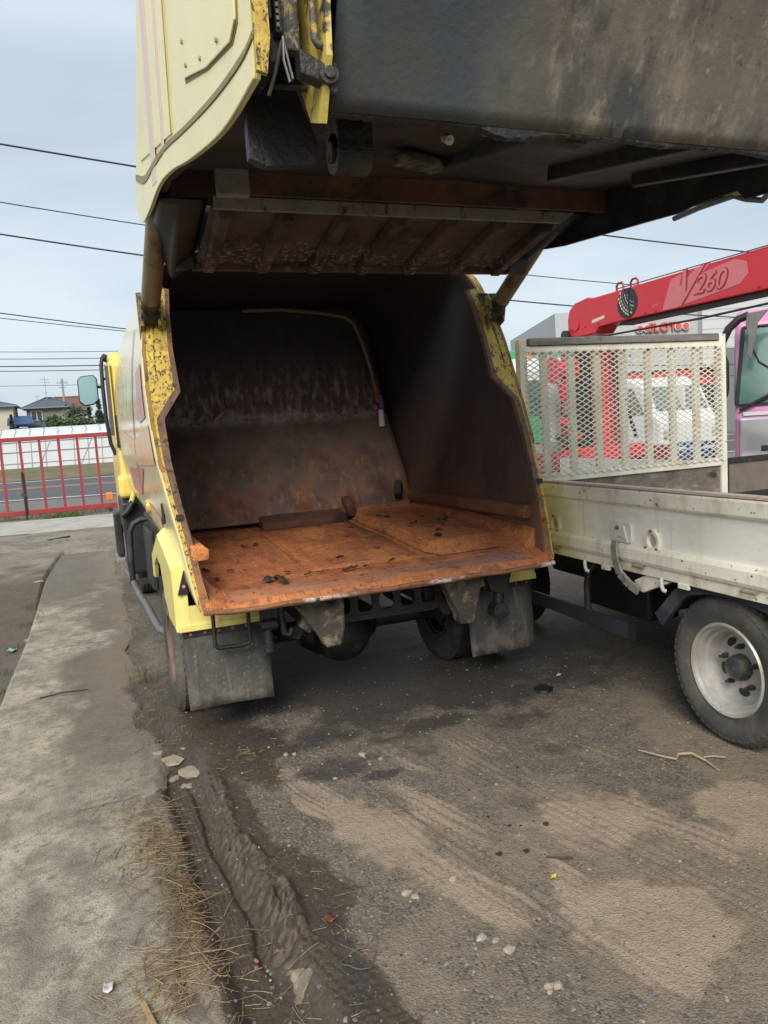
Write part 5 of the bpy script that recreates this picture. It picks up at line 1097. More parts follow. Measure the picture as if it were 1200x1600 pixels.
# load chart disc
disc = MB().cyl(bp(1.16, .150, .01), bp(1.16, .154, .01), .175, n=36).build('load_chart', mat('black chart', (.025, .026, .035), .45, var=.15), boom)
def arcbars(r0, r1, a0, a1, nseg, m, nm):
    b = MB()
    for k in range(nseg):
        u0 = a0+(a1-a0)*(k+.12)/nseg; u1 = a0+(a1-a0)*(k+.80)/nseg
        b.add([bp(1.28+math.cos(u)*rr, .1555, .12+math.sin(u)*rr) for u, rr in ((u0, r0), (u0, r1), (u1, r1), (u1, r0))], [(0, 1, 2, 3)])
    b.build(nm, m, disc)
ye = mat('chart yellow', (.62, .50, .12), .5, var=.05); bl = mat('chart blue', (.16, .20, .5), .5, var=.05)
arcbars(.225, .245, R(170), R(262), 8, ye, 'chart_marks'); arcbars(.19, .205, R(172), R(262), 8, bl, 'chart_marks'); arcbars(.15, .165, R(180), R(268), 7, ye, 'chart_marks'); arcbars(.105, .125, R(185), R(270), 6, bl, 'chart_marks')
arcbars(.26, .275, R(185), R(250), 7, mat('white trim', (.7, .7, .68), .4, var=.05), 'chart_marks')
MB().obox(bp(1.19, .157, .18), bp(1.19, .157, -.18), .006, .012).build('chart_seam', plastic_black, disc)
MB().add([bp(.50, .1525, -.13), bp(.74, .1525, -.10), bp(.74, .1525, -.06), bp(.50, .1525, -.09)], [(0, 1, 2, 3)]).build('label_plate', mat('cream label', (.6, .58, .45), .5, var=.1), boom)
pinkl = mat('pale pink lettering', (.60, .17, .19), .45, var=.1, scale=6)
ghost = mat('worn red lettering', (.30, .02, .03), .5, var=.2, scale=8)
def btext(s, t, h, size, m, d, shear=.25, nm='lettering', off=0., ext=.001): return text(nm, s, size, plane_mtx(bp(t, d, h), bd_, upb), m, boom, ext, 'CENTER', shear, off)
# pale swoosh backing: slanted V stroke and long rounded tail
fixn(MB().add([bp(t, dd, h) for dd in (.1505, .1535) for t, h in [(1.72, -.17), (1.86, .14), (2.02, .17), (1.98, .04), (2.22, .19), (2.42, .205), (2.30, .12), (2.72, .17), (2.86, .12), (2.88, .0), (2.78, -.08), (2.5, -.11), (1.92, -.17)]],
     [tuple(range(13)), tuple(range(13, 26))[::-1]]+[(k, (k+1) % 13, 13+(k+1) % 13, 13+k) for k in range(13)]).build('swoosh', pinkl, boom))
btext('V', 2.03, .01, .50, ghost, .155, .5, off=.012); btext('V', 2.02, .012, .50, pinkl, .1575, .5)
btext('260', 2.40, .0, .27, ghost, .155, .35, off=.01); btext('260', 2.39, .006, .27, pinkl, .1575, .35)
btext('URV', 1.62, -.10, .055, pinkl, .1525, .1)


# ------------------------------------------------------------------ pink truck facing the camera
pt = thing('pink_truck', 'magenta pink truck cab with chrome front facing the camera at the right edge', 'truck', (7.66, 7.36, 0), R(-49), local=True)
KX0, KX1 = 0.0, 2.25
cp = [(0, .62), (0, 1.42), (.08, 1.52), (.42, 2.62), (.65, 2.80), (1.85, 2.80), (1.9, .62)]
kc = fixn(MB().prism(cp, 'X', KX0, KX1).build('cab', pink, pt, bevel=.07, seg=3))
def wsp(x, z, d=.012):
    t = (z-1.52)/(2.62-1.52); return (x, .08+.34*t-d, z+d*.3)
w = MB(); pts = [(KX0+.025, 1.58), (KX1-.025, 1.58), (KX1-.10, 2.56), (KX0+.10, 2.56)]
w.add([wsp(x, z) for x, z in pts], [(0, 1, 2, 3)]); w.build('windscreen', glass_g, kc, solid=.006)
for (a, c_) in ((pts[0], pts[1]), (pts[1], pts[2]), (pts[2], pts[3]), (pts[3], pts[0])):
    MB().obox(wsp(*a, .018), wsp(*c_, .018), .045, .025).build('windscreen_seal', plastic_black, kc)
fixn(MB().prism([(.12, 1.60), (.48, 2.50), (1.5, 2.52), (1.5, 1.6)], 'X', KX0-.006, KX0+.01).build('door_window', glass_g, kc))
MB().box(KX0+.05, KX1-.05, -.035, .02, .90, 1.42).build('chrome_front', chrome, kc, bevel=.03, seg=3)
MB().box(KX0+.10, KX1-.10, -.01, .03, 1.445, 1.49).build('white_strip', mat('white trim', (.7, .7, .68), .4, var=.05), kc)
MB().box(KX0, KX1, -.09, .06, .45, .84).build('bumper', chrome, kc, bevel=.04, seg=3)
MB().box(KX0+.30, KX0+.60, -.045, -.03, 1.0, 1.07).build('grille_slot', plastic_black, kc)
MB().tube([wsp(KX0+.06, 1.50, .05), wsp(KX0+.30, 1.62, .05), wsp(KX0+.75, 1.86, .05)], .024, 6).build('wiper', plastic_black, kc)
MB().tube([wsp(KX0+.62, 1.80, .05), wsp(KX0+.75, 1.87, .05), wsp(KX0+1.2, 1.86, .05)], .03, 6).build('wiper_arm', plastic_black, kc)
MB().tube([wsp(KX0+.20, 2.3, .03), wsp(KX0+.28, 2.1, .03), wsp(KX0+.48, 1.95, .03), wsp(KX0+.8, 1.9, .03), wsp(KX0+1.3, 2.0, .03)], .009, 6).build('aerial_cable', plastic_black, kc)
MB().tube([(-.15, .08, 2.15), (-.13, .06, 2.38), (-.05, .05, 2.54), (.06, .05, 2.64), (.18, .05, 2.68)], .05, 10).build('mirror_arm', plastic_black, kc, smooth=50)
fixn(MB().prism([(.16, 2.70), (.40, 2.72), (.28, 2.58), (.24, 2.34), (.20, 2.14), (.15, 2.2), (.17, 2.42), (.14, 2.58)], 'Y', .0, .05).build('mirror_bracket', mat('grey bracket', (.14, .14, .14), .5, var=.3), kc, bevel=.006))
fixn(MB().prism([(-.19, 2.26), (-.23, 2.14), (-.23, 1.78), (-.18, 1.68), (-.08, 1.68), (-.06, 1.8), (-.06, 2.14), (-.11, 2.26)], 'Y', .02, .2).build('mirror_housing', plastic_black, kc, bevel=.04))
for x, s in ((.16, -1), (2.09, 1)):
    wheel(pt, x, .95, s, w=.24, Rr=.45, rr=.26, detail=False); wheel(pt, x, 3.6, s, w=.24, Rr=.45, rr=.26, detail=False)
for x in (.7, 1.55): MB().box(x-.05, x+.05, .3, 4.4, .55, .80).build('chassis_rail', black_paint, pt)
MB().box(.05, 2.2, 2.2, 4.5, .9, 1.3).build('cargo_bed', mat('grey bed', (.25, .23, .21)), pt, bevel=.02)

# ------------------------------------------------------------------ trucks and things seen through the mesh
vn = thing('white_van', 'white van with wraparound windows seen through the right half of the mesh', 'van', (11.1, 13, 0))
vb = fixn(MB().prism([(11.75, .45), (11.72, 1.35), (11.95, 1.55), (12.25, 2.10), (12.6, 2.24), (14.9, 2.24), (15.0, .45)], 'X', 10.35, 11.85).build('body', wht, vn, bevel=.07, seg=3))
MB().add([(10.45, 11.93, 1.58), (11.75, 11.93, 1.58), (11.68, 12.20, 2.04), (10.52, 12.20, 2.04)], [(0, 1, 2, 3)]).build('windscreen', mat('grey van glass', (.12, .15, .15), .08, var=.1, bump=0, spec=.8), vb, solid=.006)
MB().box(11.08, 11.12, 11.90, 12.2, 1.58, 2.05).build('window_post', wht, vb)
fixn(MB().prism([(12.15, 1.5), (12.5, 2.05), (13.4, 2.08), (13.4, 1.5)], 'X', 10.342, 10.352).build('side_window', MATS['grey van glass'], vb))
for x in (10.5, 11.7): MB().box(x-.10, x+.10, 11.70, 11.74, 1.02, 1.2).build('headlight', chrome, vb, bevel=.02)
MB().box(10.38, 11.82, 11.62, 11.76, .45, .78).build('bumper', mat('dark grey bumper', (.09, .09, .09), .6, var=.2), vb, bevel=.03)
MB().box(11.86, 11.92, 12.0, 12.15, 1.35, 1.62).build('tail_lamp', mat('pink lamp', (.6, .16, .2), .3, var=.05), vb, bevel=.01)
for x, s in ((10.5, -1), (11.7, 1)):
    for y in (12.4, 14.3): wheel(vn, x, y, s, w=.16, Rr=.29, rr=.18, detail=False)
blue = mat('blue plastic crate', (.03, .16, .45), .5, var=.1)
for k, (z, dx) in enumerate(((0.0, 0), (.36, .02), (.72, -.02))):
    cr_ = thing('crate', ('lowest blue plastic crate of the stack behind the mesh', 'middle blue plastic crate of the stack behind the mesh', 'top blue plastic crate of the stack behind the mesh')[k], 'crate', (9.02+dx, 9.5, z))
    x0, x1, y0, y1 = 8.74+dx, 9.30+dx, 9.3, 9.7
    b = MB(); b.box(x0, x1, y0, y1, z, z+.03)
    for a in (z+.03, z+.15, z+.27):
        b.box(x0, x1, y0, y0+.02, a, a+.06); b.box(x0, x1, y1-.02, y1, a, a+.06); b.box(x0, x0+.02, y0+.02, y1-.02, a, a+.06); b.box(x1-.02, x1, y0+.02, y1-.02, a, a+.06)
    b.build('shell', blue, cr_)
    for x in (x0, (x0+x1)/2, x1): MB().box(x-.025, x+.025, y0-.01, y0-.001, z, z+.34).build('rib', blue, cr_)

# ------------------------------------------------------------------ slot hall at the right
hall_w = mat('pale grey cladding', (.40, .41, .42), .7, var=.05, scale=.4, bump=.02)
hall_d = mat('darker grey cladding', (.27, .28, .29), .7, var=.05, scale=.4, bump=.02)
hall = thing('slot_hall', 'grey amusement hall with red SLOT sign and red fascia panels behind the trucks', 'building', (33, 42, 0))
HD = Vector((34.5-25.6, 35.9-39.2, 0)).normalized(); HN = Vector((-HD.y, HD.x, 0)); HO = Vector((25.0, 39.5, 0))
def hp_(a, d, z): q = HO+HD*a+HN*d; return (q.x, q.y, z)
def hbox(a0, a1, d0, d1, z0, z1):
    b = MB(); b.add([hp_(a, d, z) for z in (z0, z1) for a, d in ((a0, d0), (a1, d0), (a1, d1), (a0, d1))], [(0, 3, 2, 1), (4, 5, 6, 7), (0, 1, 5, 4), (1, 2, 6, 5), (2, 3, 7, 6), (3, 0, 4, 7)]); return b
wall = hbox(1.8, 10.3, 0, 14, 3.9, 7.6).build('wall', hall_w, hall)
hbox(10.3, 40, -.6, 14, 3.9, 9.4).build('wall', mat('white tiled cladding', (.50, .51, .52), .6, var=.05, scale=.5, bump=.02), hall)
b = MB()
for z in np.arange(4.4, 9.4, .55):
    q = hbox(10.32, 39.9, -.612, -.601, z, z+.02); b.add(q.v, q.f)
b.build('cladding_joints', hall_d, hall)
hbox(0.2, 40, .4, 14, 0, 3.9).build('ground_floor', hall_d, hall)
hbox(-3.5, 1.8, 1.5, 14, 0, 5.5).build('side_block', hall_w, hall)
hbox(-3.8, 2.1, 1.3, 14, 5.5, 5.65).build('roof_edge', hall_d, hall)
for a0, a1 in ((4.6, 7.2), (7.6, 11.4)): hbox(a0, a1, .15, .4, 2.9, 3.9).build('fascia_panel', mat('red fascia', (.50, .05, .06), .5, var=.1, scale=.5), hall)
for k in range(6): hbox(2.2+k*1.7, 3.5+k*1.7, .3, .42, .3, 2.7).build('window', mat('dark shop glass', (.04, .045, .05), .1, var=.05, bump=0), hall)
hbox(14.0, 14.15, -.75, -.6, 0, 4.9).build('door_trim', MATS['red fascia'], hall)
hbox(11.5, 14.0, -.66, -.6, 0, 4.9).build('entrance', mat('entrance grey', (.16, .165, .175), .6, var=.1), hall)
signm = mat('salmon red sign letter', (.60, .09, .075), .4, var=.05)
cen = Vector(hp_(8.1, -.16, 6.38)); text('sign_letters', 'SLOT', .70, plane_mtx(cen, HD, (0, 0, 1)), signm, hall, .08, 'CENTER', 0, .012)
for a in (6.75, 7.2, 9.05, 9.5):
    q = MB().cyl(hp_(a, -.0, 6.38), hp_(a, -.2, 6.38), .24, n=24).build('sign_disc', mat('pale sign ring', (.55, .50, .48), .5, var=.05), hall)
    MB().cyl(hp_(a, -.2, 6.38), hp_(a, -.26, 6.38), .17, n=24).build('sign_lens', signm, q)

# ------------------------------------------------------------------ the red sliding gate
gate_red = mat('brick red gate paint', (.30, .035, .04), .45, var=.12, scale=3, bump=.05, layers=[dict(color=(.16, .05, .04), scale=6, lo=.55, hi=.75, amt=.6)])
rg = thing('sliding_gate', 'red steel barred gate closing the yard in front of the road', 'gate', (-1, 19.7, 0))
MB().box(-7.2, 2.4, 19.66, 19.74, 1.83, 1.93).build('top_rail', gate_red, rg, bevel=.01)
MB().box(-7.2, 2.4, 19.66, 19.74, .10, .22).build('bottom_rail', gate_red, rg, bevel=.01)
for k in range(23): MB().box(-7.18+k*.415, -7.12+k*.415, 19.675, 19.725, .22, 1.83).build('bar', gate_red, rg)
MB().cyl((-1.365, 19.62, .0), (-1.365, 19.62, 1.12), .022, n=8).build('drop_bolt', black_paint, rg)
MB().box(-1.43, -1.30, 19.60, 19.655, .55, .62).build('bolt_guide', black_paint, rg)
for x in (-5.5, .5, 2.0): MB().cyl((x, 19.66, .055), (x, 19.74, .055), .055, n=14).build('roller', black_paint, rg, smooth=40)

# ------------------------------------------------------------------ greenhouse across the road
film = mat('milky greenhouse film', (.60, .625, .64), .35, var=.05, scale=.7, bump=.03)
hoopm = mat('grey hoop pipe', (.30, .31, .32), .5, var=.1)
gh = thing('greenhouse', 'long white film greenhouse with pipe hoops across the road', 'greenhouse', (-4, 60, 0))
def ghy(x): return 60-.12*(x+3)
secg = [(0, .05), (0, 2.35), (.25, 2.72), (.8, 2.98), (1.7, 3.18), (3, 3.28), (4.3, 3.18), (5.2, 2.98), (5.75, 2.72), (6, 2.35), (6, .05)]
def gsec(x, d=0): return [(x, ghy(x)+y+(d if y > 3 else -d), z+d) for y, z in secg]
b = MB(); xs_ = np.linspace(-40, 26, 45); vs = [p for x in xs_ for p in gsec(x)]; m_ = len(secg)
b.add(vs, [(i*m_+k, (i+1)*m_+k, (i+1)*m_+k+1, i*m_+k+1) for i in range(len(xs_)-1) for k in range(m_-1)]); b.build('film_cover', film, gh, smooth=30)
for x in np.arange(-12, 6, .95): MB().tube([(p[0]+(.10 if i % 2 else 0), p[1], p[2]) for i, p in enumerate(gsec(x, .03)[:6])], .02, 6).build('hoop', hoopm, gh)
for z in (.75, 1.55, 2.25): MB().tube([(-40, ghy(-40)-.05, z), (26, ghy(26)-.05, z)], .025 if z > 1 else .018, 6).build('purlin', hoopm, gh)
for x in (-8.2, -6.5, -3.1, -.3): MB().tube([(x, ghy(x)-.06, .2), (x+1.0, ghy(x+1)-.06, 2.2)], .016, 6).build('brace', hoopm, gh)
b = MB(); b.add([(-40, ghy(-40)-.02, 2.45), (26, ghy(26)-.02, 2.45), (26, ghy(26)-.02, 2.78), (-40, ghy(-40)-.02, 2.78)], [])

# ------------------------------------------------------------------ houses beyond
def win(par, x0, x1, y, z0, z1):
    f = MB().box(x0-.12, x1+.12, y-.10, y, z0-.12, z1+.12).build('window', mat('pale window frame', (.5, .5, .48), .5, var=.05), par)
    MB().box(x0, (x0+x1)/2-.06, y-.12, y-.10, z0, z1).build('pane', mat('house glass', (.05, .06, .07), .1, var=.1, bump=0), f)
    MB().box((x0+x1)/2+.06, x1, y-.12, y-.10, z0, z1).build('pane', mat('house glass', (.05, .06, .07)), f)
def hip(name, x0, x1, y0, y1, z, h, inset, m, par, ov=.5):
    b = MB(); ym = (y0+y1)/2
    b.add([(x0-ov, y0-ov, z), (x1+ov, y0-ov, z), (x1+ov, y1+ov, z), (x0-ov, y1+ov, z), (x0+inset, ym, z+h), (x1-inset, ym, z+h)], [(0, 1, 5, 4), (1, 2, 5), (2, 3, 4, 5), (3, 0, 4), (0, 3, 2, 1)])
    r_ = b.build(name, m, par)
    MB().tube([(x0+inset, ym, z+h+.05), (x1-inset, ym, z+h+.05)], .14, 6).build('ridge_tiles', m, r_)
    for (a, c_) in (((x0-.5, y0-.5, z), (x0+inset, ym, z+h)), ((x1+.5, y0-.5, z), (x1-inset, ym, z+h))): MB().tube([a, c_], .10, 6).build('ridge_tiles', m, r_)
    MB().box(x0-ov, x1+ov, y0-ov-.08, y0-ov, z-.15, z+.02).build('gutter', mat('grey gutter', (.2, .2, .2), .5), r_)
    return r_
tile_b = mat('dark blue grey roof tile', (.065, .08, .11), .45, var=.15, scale=2, bump=.3)
tile_bl = mat('blue roof tile', (.03, .075, .17), .4, var=.15, scale=2, bump=.3)
tile_r = mat('brown red roof tile', (.18, .075, .065), .6, var=.15, scale=2, bump=.3)
h1 = thing('house', 'grey brown two storey house with dark hipped roof and aerial', 'house', (-3.6, 114, 0))
MB().box(-6.3, -.9, 111, 118, 0, 7.3).build('wall', mat('grey brown render', (.25, .23, .20), .9, var=.06), h1)
hip('roof', -6.3, -.9, 111, 118, 7.2, 1.35, 2.2, tile_b, h1, .7)
win(h1, -5.7, -4.5, 111, 5.6, 6.7); win(h1, -3.6, -2.4, 111, 2.2, 3.5)
b = MB(); b.add([(-8.2, 108.4, 4.9), (-.4, 108.4, 4.6), (-.4, 111, 5.5), (-8.2, 111, 5.6), (-8.2, 108.4, 4.75), (-.4, 108.4, 4.45), (-.4, 111, 5.3), (-8.2, 111, 5.4)], [(0, 1, 2, 3), (4, 7, 6, 5), (0, 4, 5, 1), (1, 5, 6, 2), (2, 6, 7, 3), (3, 7, 4, 0)]); b.build('porch_roof', tile_b, h1)
MB().box(-8.0, -.6, 109, 111, 0, 4.6).build('porch', mat('brown porch', (.17, .14, .115), .9, var=.1), h1)
b = MB(); b.tube([(-3.75, 113, 8.3), (-3.75, 113, 11.4)], .04, 6)
for z in (11.0, 10.6, 9.2): b.tube([(-4.35 if z > 10 else -4.1, 113, z), (-3.15 if z > 10 else -3.4, 113, z)], .03, 5)
b.build('aerial', hoopm, h1)
b = MB(); b.tube([(-4.9, 113, 8.2), (-4.9, 113, 8.9)], .03, 5); b.tube([(-5.3, 113, 8.8), (-4.5, 113, 8.8)], .03, 5); b.build('aerial', hoopm, h1)
h2 = thing('house', 'pale cream house with bright blue roof at the left edge', 'house', (-11, 110, 0))
MB().box(-14.5, -7.6, 107, 115, 0, 7.4).build('wall', mat('cream render', (.5, .46, .37), .9, var=.05), h2)
hip('roof', -14.5, -7.6, 107, 115, 7.4, .95, 2.6, tile_bl, h2, .6); win(h2, -11.6, -10.2, 107, 5.2, 6.4)
MB().add([(-8.3, 105, 4.9), (-5.2, 105, 4.9), (-5.6, 107.5, 6.0), (-8.3, 107.5, 6.0)], [(0, 1, 2, 3)]).build('porch_roof', tile_bl, h2, solid=.15)
h3 = thing('house', 'house with brown red roof behind the dark roofed house', 'house', (-1.2, 126, 0))
MB().box(-4.2, 1.5, 124, 131, 0, 7.4).build('wall', mat('white render', (.55, .54, .5), .9, var=.05), h3)
hip('roof', -4.2, 1.5, 124, 131, 7.3, 2.05, .9, tile_r, h3, .6); win(h3, .1, .9, 124, 4.6, 5.8)
# shed under the mirror
sh = thing('shed', 'low white garden shed between the far trees', 'shed', (2.2, 84, 0))
MB().box(1.8, 2.6, 83, 85, 0, 4.6).build('wall', MATS['white render'], sh); MB().prism([(1.6, 4.6), (2.8, 4.6), (2.2, 5.0)], 'Y', 82.8, 85.2).build('roof', tile_b, sh)

# ------------------------------------------------------------------ trees
bark = mat('grey brown bark', (.09, .07, .055), .9, var=.3, scale=3, bump=.3)
leaf_a = mat('dark pine foliage', (.045, .075, .035), .7, var=.5, scale=1.5, bump=0)
leaf_b = mat('mid green foliage', (.075, .11, .045), .7, var=.5, scale=1.5, bump=0)
def tree(label, x, y, h, rx, m, kind, seed):
    rnd = random.Random(seed); t = thing('tree', label, 'tree', (x, y, 0), group='trees beyond the greenhouse')
    b = MB(); b.tube([(x, y, 0), (x+.1*rx, y, h*.35), (x-.05*rx, y, h*.7), (x, y, h*.97)], [.16, .12, .08, .02], 8)
    cl = []
    if kind == 'cone':
        for k in range(60):
            q = rnd.random()**.8; z = h*(.15+.85*q); rad = rx*(1-q)*rnd.random()**.4; a = rnd.random()*6.28; cl.append((x+math.cos(a)*rad, y+math.sin(a)*rad, z, .30*rx*(1.15-q)))
    else:
        for k in range(9):
            a = rnd.random()*6.28; rad = rx*(.25+.75*rnd.random()); z = h*(.55+.42*rnd.random()); px, pyy = x+math.cos(a)*rad, y+math.sin(a)*rad
            b.tube([(x, y, h*.4), (x+(px-x)*.5, y+(pyy-y)*.5, z*.85), (px, pyy, z)], [.07, .05, .02], 6)
            for j in range(6): cl.append((px+rnd.gauss(0, .22*rx), pyy+rnd.gauss(0, .22*rx), z+rnd.gauss(0, .06*h), .2*rx))
    b.build('trunk', bark, t, smooth=50)
    V = []; F_ = []
    for (cx, cy, cz, s) in cl:
        for k in range(34):
            p = Vector((cx, cy, cz))+Vector((rnd.gauss(0, s), rnd.gauss(0, s), rnd.gauss(0, s*.7))); u = Vector((rnd.gauss(0, 1), rnd.gauss(0, 1), rnd.gauss(0, .5))).normalized(); v = u.orthogonal().normalized(); L_ = .10+.12*rnd.random()
            i = len(V); V += [p-u*L_, p+v*L_*.45, p+u*L_, p-v*L_*.45]; F_.append((i, i+1, i+2, i+3))
    MB().add(V, F_).build('crown', m, t)
tree('broad pruned pine in front of the dark roofed house', -.9, 80, 5.3, 1.5, leaf_b, 'b', 1)
tree('small bushy pine left of the broad pruned pine', -2.1, 80, 4.4, .8, leaf_b, 'b', 2)
tree('dark conical conifer nearest to the truck mirror', 1.9, 80, 6.2, .75, leaf_a, 'cone', 3)
tree('smaller conical conifer beside the white shed', 1.0, 82, 5.5, .6, leaf_a, 'cone', 4)
tree('low spreading shrub tree below the two conifers', .6, 79, 4.5, .9, leaf_b, 'b', 5)
tree('dark conifer left of the blue roofed house', -7.4, 100, 6.0, .5, leaf_a, 'cone', 6)

# ------------------------------------------------------------------ poles and wires
pole_m = mat('grey concrete pole', (.28, .28, .27), .8, var=.1, scale=1)
up_ = thing('utility_pole', 'distant utility pole with cross arms behind the roofs', 'pole', (-1.65, 120, 0))
MB().cyl((-1.7, 120, 0), (-1.7, 120, 11.6), .19, .13, n=10).build('shaft', pole_m, up_)
for z, w_ in ((10.9, .75), (10.3, .55)): MB().box(-1.7-w_, -1.7+w_, 119.85, 119.95, z, z+.09).build('cross_arm', pole_m, up_)
b = MB()
for dx in (-.6, -.2, .25, .6): b.cyl((-1.7+dx, 119.9, 10.99), (-1.7+dx, 119.9, 11.25), .05, n=6)
b.build('insulators', pole_m, up_)['kind'] = 'stuff'
wire_m = mat('black cable', (.02, .021, .024), .6, var=.1)
wire_b = mat('blue black cable', (.02, .035, .05), .5, var=.1)
def wire(label, pts, r, m=wire_m, y=30):
    (x1, z1), (x2, z2), (x3, z3) = pts
    A = np.polyfit([x1, x2, x3], [z1, z2, z3], 2); b = MB(); xx = np.linspace(-25, 48, 50); b.tube([(x, y, float(np.polyval(A, x))) for x in xx], r, 5)
    tag(b.build('power_line', m), label, 'power line', 'overhead wires')
wire('thick twisted overhead cable highest above the gate', [(-1.55, 12.09), (2.81, 11.61), (28.5, 9.42)], .034)
wire('thin overhead wire second from the top, passing behind the lifted tailgate', [(-1.76, 10.16), (2.72, 9.58), (21.6, 7.75)], .02)
wire('dark overhead wire third from the top, ending beside the crane boom', [(-1.88, 9.09), (2.9, 8.45), (19.4, 6.73)], .03, wire_b)
wire('upper wire of the close pair level with the truck body top', [(-2.17, 6.42), (1.79, 5.84), (16, 4.3)], .02)
wire('lower wire of the close pair level with the truck body top', [(-2.19, 6.25), (1.78, 5.75), (16, 4.22)], .014)
for z, r_, lb in ((9.02, .022, 'far thin wire, highest of the level ones over the greenhouse'), (8.5, .026, 'far thin wire, second of the level ones over the greenhouse'), (7.95, .04, 'far wire, darkest of the level ones over the greenhouse'), (7.6, .03, 'far wire, lowest level one over the greenhouse'), (6.5, .018, 'faint far wire crossing in front of the house roofs')):
    b = MB(); b.tube([(x, 64, z-.025*(x+4)+.0012*(x+4)**2) for x in np.linspace(-40, 30, 30)], r_, 5); tag(b.build('power_line', wire_m), lb, 'power line', 'overhead wires')

# ------------------------------------------------------------------ litter and small things
def gh_(x, y): return float(ground_h(np.array([x]), np.array([y]))[0])
def surf(x, y):
    g = gh_(x, y)
    if XL(y) < x < float(XR(np.array([y]))[0]) and y < 12.8: g = max(g, float((fbm(np.array([x*1.5]), np.array([y*1.5]), 71, 4)[0]-.5)*.016))
    return g
rnd = random.Random(11)
STONES = ['pale tan stone, largest of those in front of the truck', 'pale tan stone right of the largest one near the truck', 'small pale stone just below the largest one near the truck', 'grey tan stone alone above the row of pale stones', 'pale stone at the top of the row beside the pink paper bit', 'pale stone in the middle of the row beside the pink paper bit', 'pale stone at the right end of the row below the pink paper bit', 'lower left stone of the clump near the bottom edge', 'lower right stone of the clump near the bottom edge', 'upper stone of the clump near the bottom edge', 'small pale stone beside the reddish leaf chip', 'left stone of the pair near the muddy wheel track', 'right stone of the pair near the muddy wheel track', 'tiny pale stone right of the mud clods', 'tiny pale stone below the yellow leaf', 'left stone of the pair on the sandy strip', 'right stone of the pair on the sandy strip']
CLODS = ['leftmost of the upper mud clods on the yard', 'mud clod second from left in the upper row', 'small mud clod between the two middle ones', 'rounded mud clod left of the dark twig', 'lower left mud clod, largest of the group', 'lower right mud clod beside the dark twig', 'smallest mud clod in the middle of the group', 'mud clod furthest right, close to the flatbed wheel', 'mud clod nearest to the truck tail']
LUMPS = ['large tan concrete lump at the broken path edge, furthest back', 'large tan concrete lump at the start of the mud track', 'tan concrete lump on the path side of the broken edge', 'small tan concrete lump lying in the mud track', 'small tan concrete lump between the two large ones', 'smallest tan concrete lump near the left mud flap', 'tan concrete lump beside the green scrap left of the path', 'tan concrete lump left of the path, nearest to the gate']
def rock(b, x, y, z, s, flat=.6, seed=None):
    pts = [(-1,-1,-1),(1,-1,-1),(1,1,-1),(-1,1,-1),(-1,-1,1),(1,-1,1),(1,1,1),(-1,1,1),(0,0,1.35),(1.35,0,0),(-1.35,0,0),(0,1.35,0),(0,-1.35,0)]
    a = rnd.random()*6.28; ca, sa = math.cos(a), math.sin(a); vs = []
    ex = .7+.6*rnd.random()
    for p in pts:
        j = [q*.62*(.7+.6*rnd.random()) for q in p]; px, py_ = j[0]*ex, j[1]; vs.append((x+(px*ca-py_*sa)*s, y+(px*sa+py_*ca)*s, z+j[2]*s*flat+s*flat*.25))
    b.add(vs, [(4,5,8),(5,6,8),(6,7,8),(7,4,8),(1,2,9),(2,6,9),(6,5,9),(5,1,9),(0,4,10),(4,7,10),(7,3,10),(3,0,10),(3,7,11),(7,6,11),(6,2,11),(2,3,11),(0,1,12),(1,5,12),(5,4,12),(4,0,12),(0,3,2,1)])
stone_m = [mat('pale grit stone', (.30, .265, .22), .9, var=.3, scale=20), mat('grey grit stone', (.17, .165, .16), .9, var=.3, scale=20), mat('dark grit stone', (.045, .042, .04), .9, var=.3, scale=20)]
bs_ = [MB(), MB(), MB()]
for k in range(11000):
    y = 1.25*math.exp(rnd.random()*math.log(7.5/1.25)); x = rnd.uniform(-.2, .45) if rnd.random() < .08 else rnd.uniform(.2, 3.0)*(.6+.4*min(1, y/3))
    if x < float(XR(np.array([y]))[0])+.02 and rnd.random() < .85: continue
    dens = float(vnoise(x*3, y*3, 91)); 
    if rnd.random() > .25+dens: continue
    s = .0018+.0068*rnd.random()**5; 
    q_ = 0 if rnd.random() < .20 else (1 if rnd.random() < .75 else 2)
    rock(bs_[q_], x, y, gh_(x, y)-s*.1, s*(.6 if q_ == 2 else 1))
for b, m, nm in zip(bs_, stone_m, ('pale', 'grey', 'dark')):
    o = b.build('gravel', m); tag(o, None, None, None, 'stuff')
for k, (x, y, s) in enumerate([(1.13, 3.42, .022), (1.19, 3.33, .018), (1.12, 3.30, .012), (1.06, 2.3, .016), (1.00, 1.98, .018), (1.03, 1.95, .015), (1.05, 1.90, .021), (1.07, 1.72, .016), (1.09, 1.71, .019), (1.06, 1.70, .013), (.93, 3.25, .012), (.79, 3.62, .016), (.83, 3.60, .014), (1.55, 2.85, .010), (1.35, 2.05, .009), (.88, 2.30, .019), (.90, 2.27, .015)]):
    b = MB(); rock(b, x, y, surf(x, y), s, .55); tag(b.build('stone', mat('pale tan stone', (.34, .29, .215), .9, var=.25, scale=25, bump=.3)), STONES[k], 'stone', 'loose stones in the yard')
for k, (x, y, s) in enumerate([(1.38, 2.62, .014), (1.42, 2.52, .016), (1.46, 2.50, .011), (1.55, 2.46, .024), (1.28, 2.36, .024), (1.38, 2.33, .024), (1.52, 2.50, .009), (1.72, 2.95, .016), (1.42, 2.86, .012)]):
    b = MB(); rock(b, x, y, surf(x, y)-.001, s*.6, .45); rock(b, x+s*.35, y+s*.2, surf(x, y)-.001, s*.42, .5); tag(b.build('clod', mat('dark mud clod', (.035, .026, .021), .9, var=.3, scale=25, bump=.4)), CLODS[k], 'clod', 'mud clods in the yard')
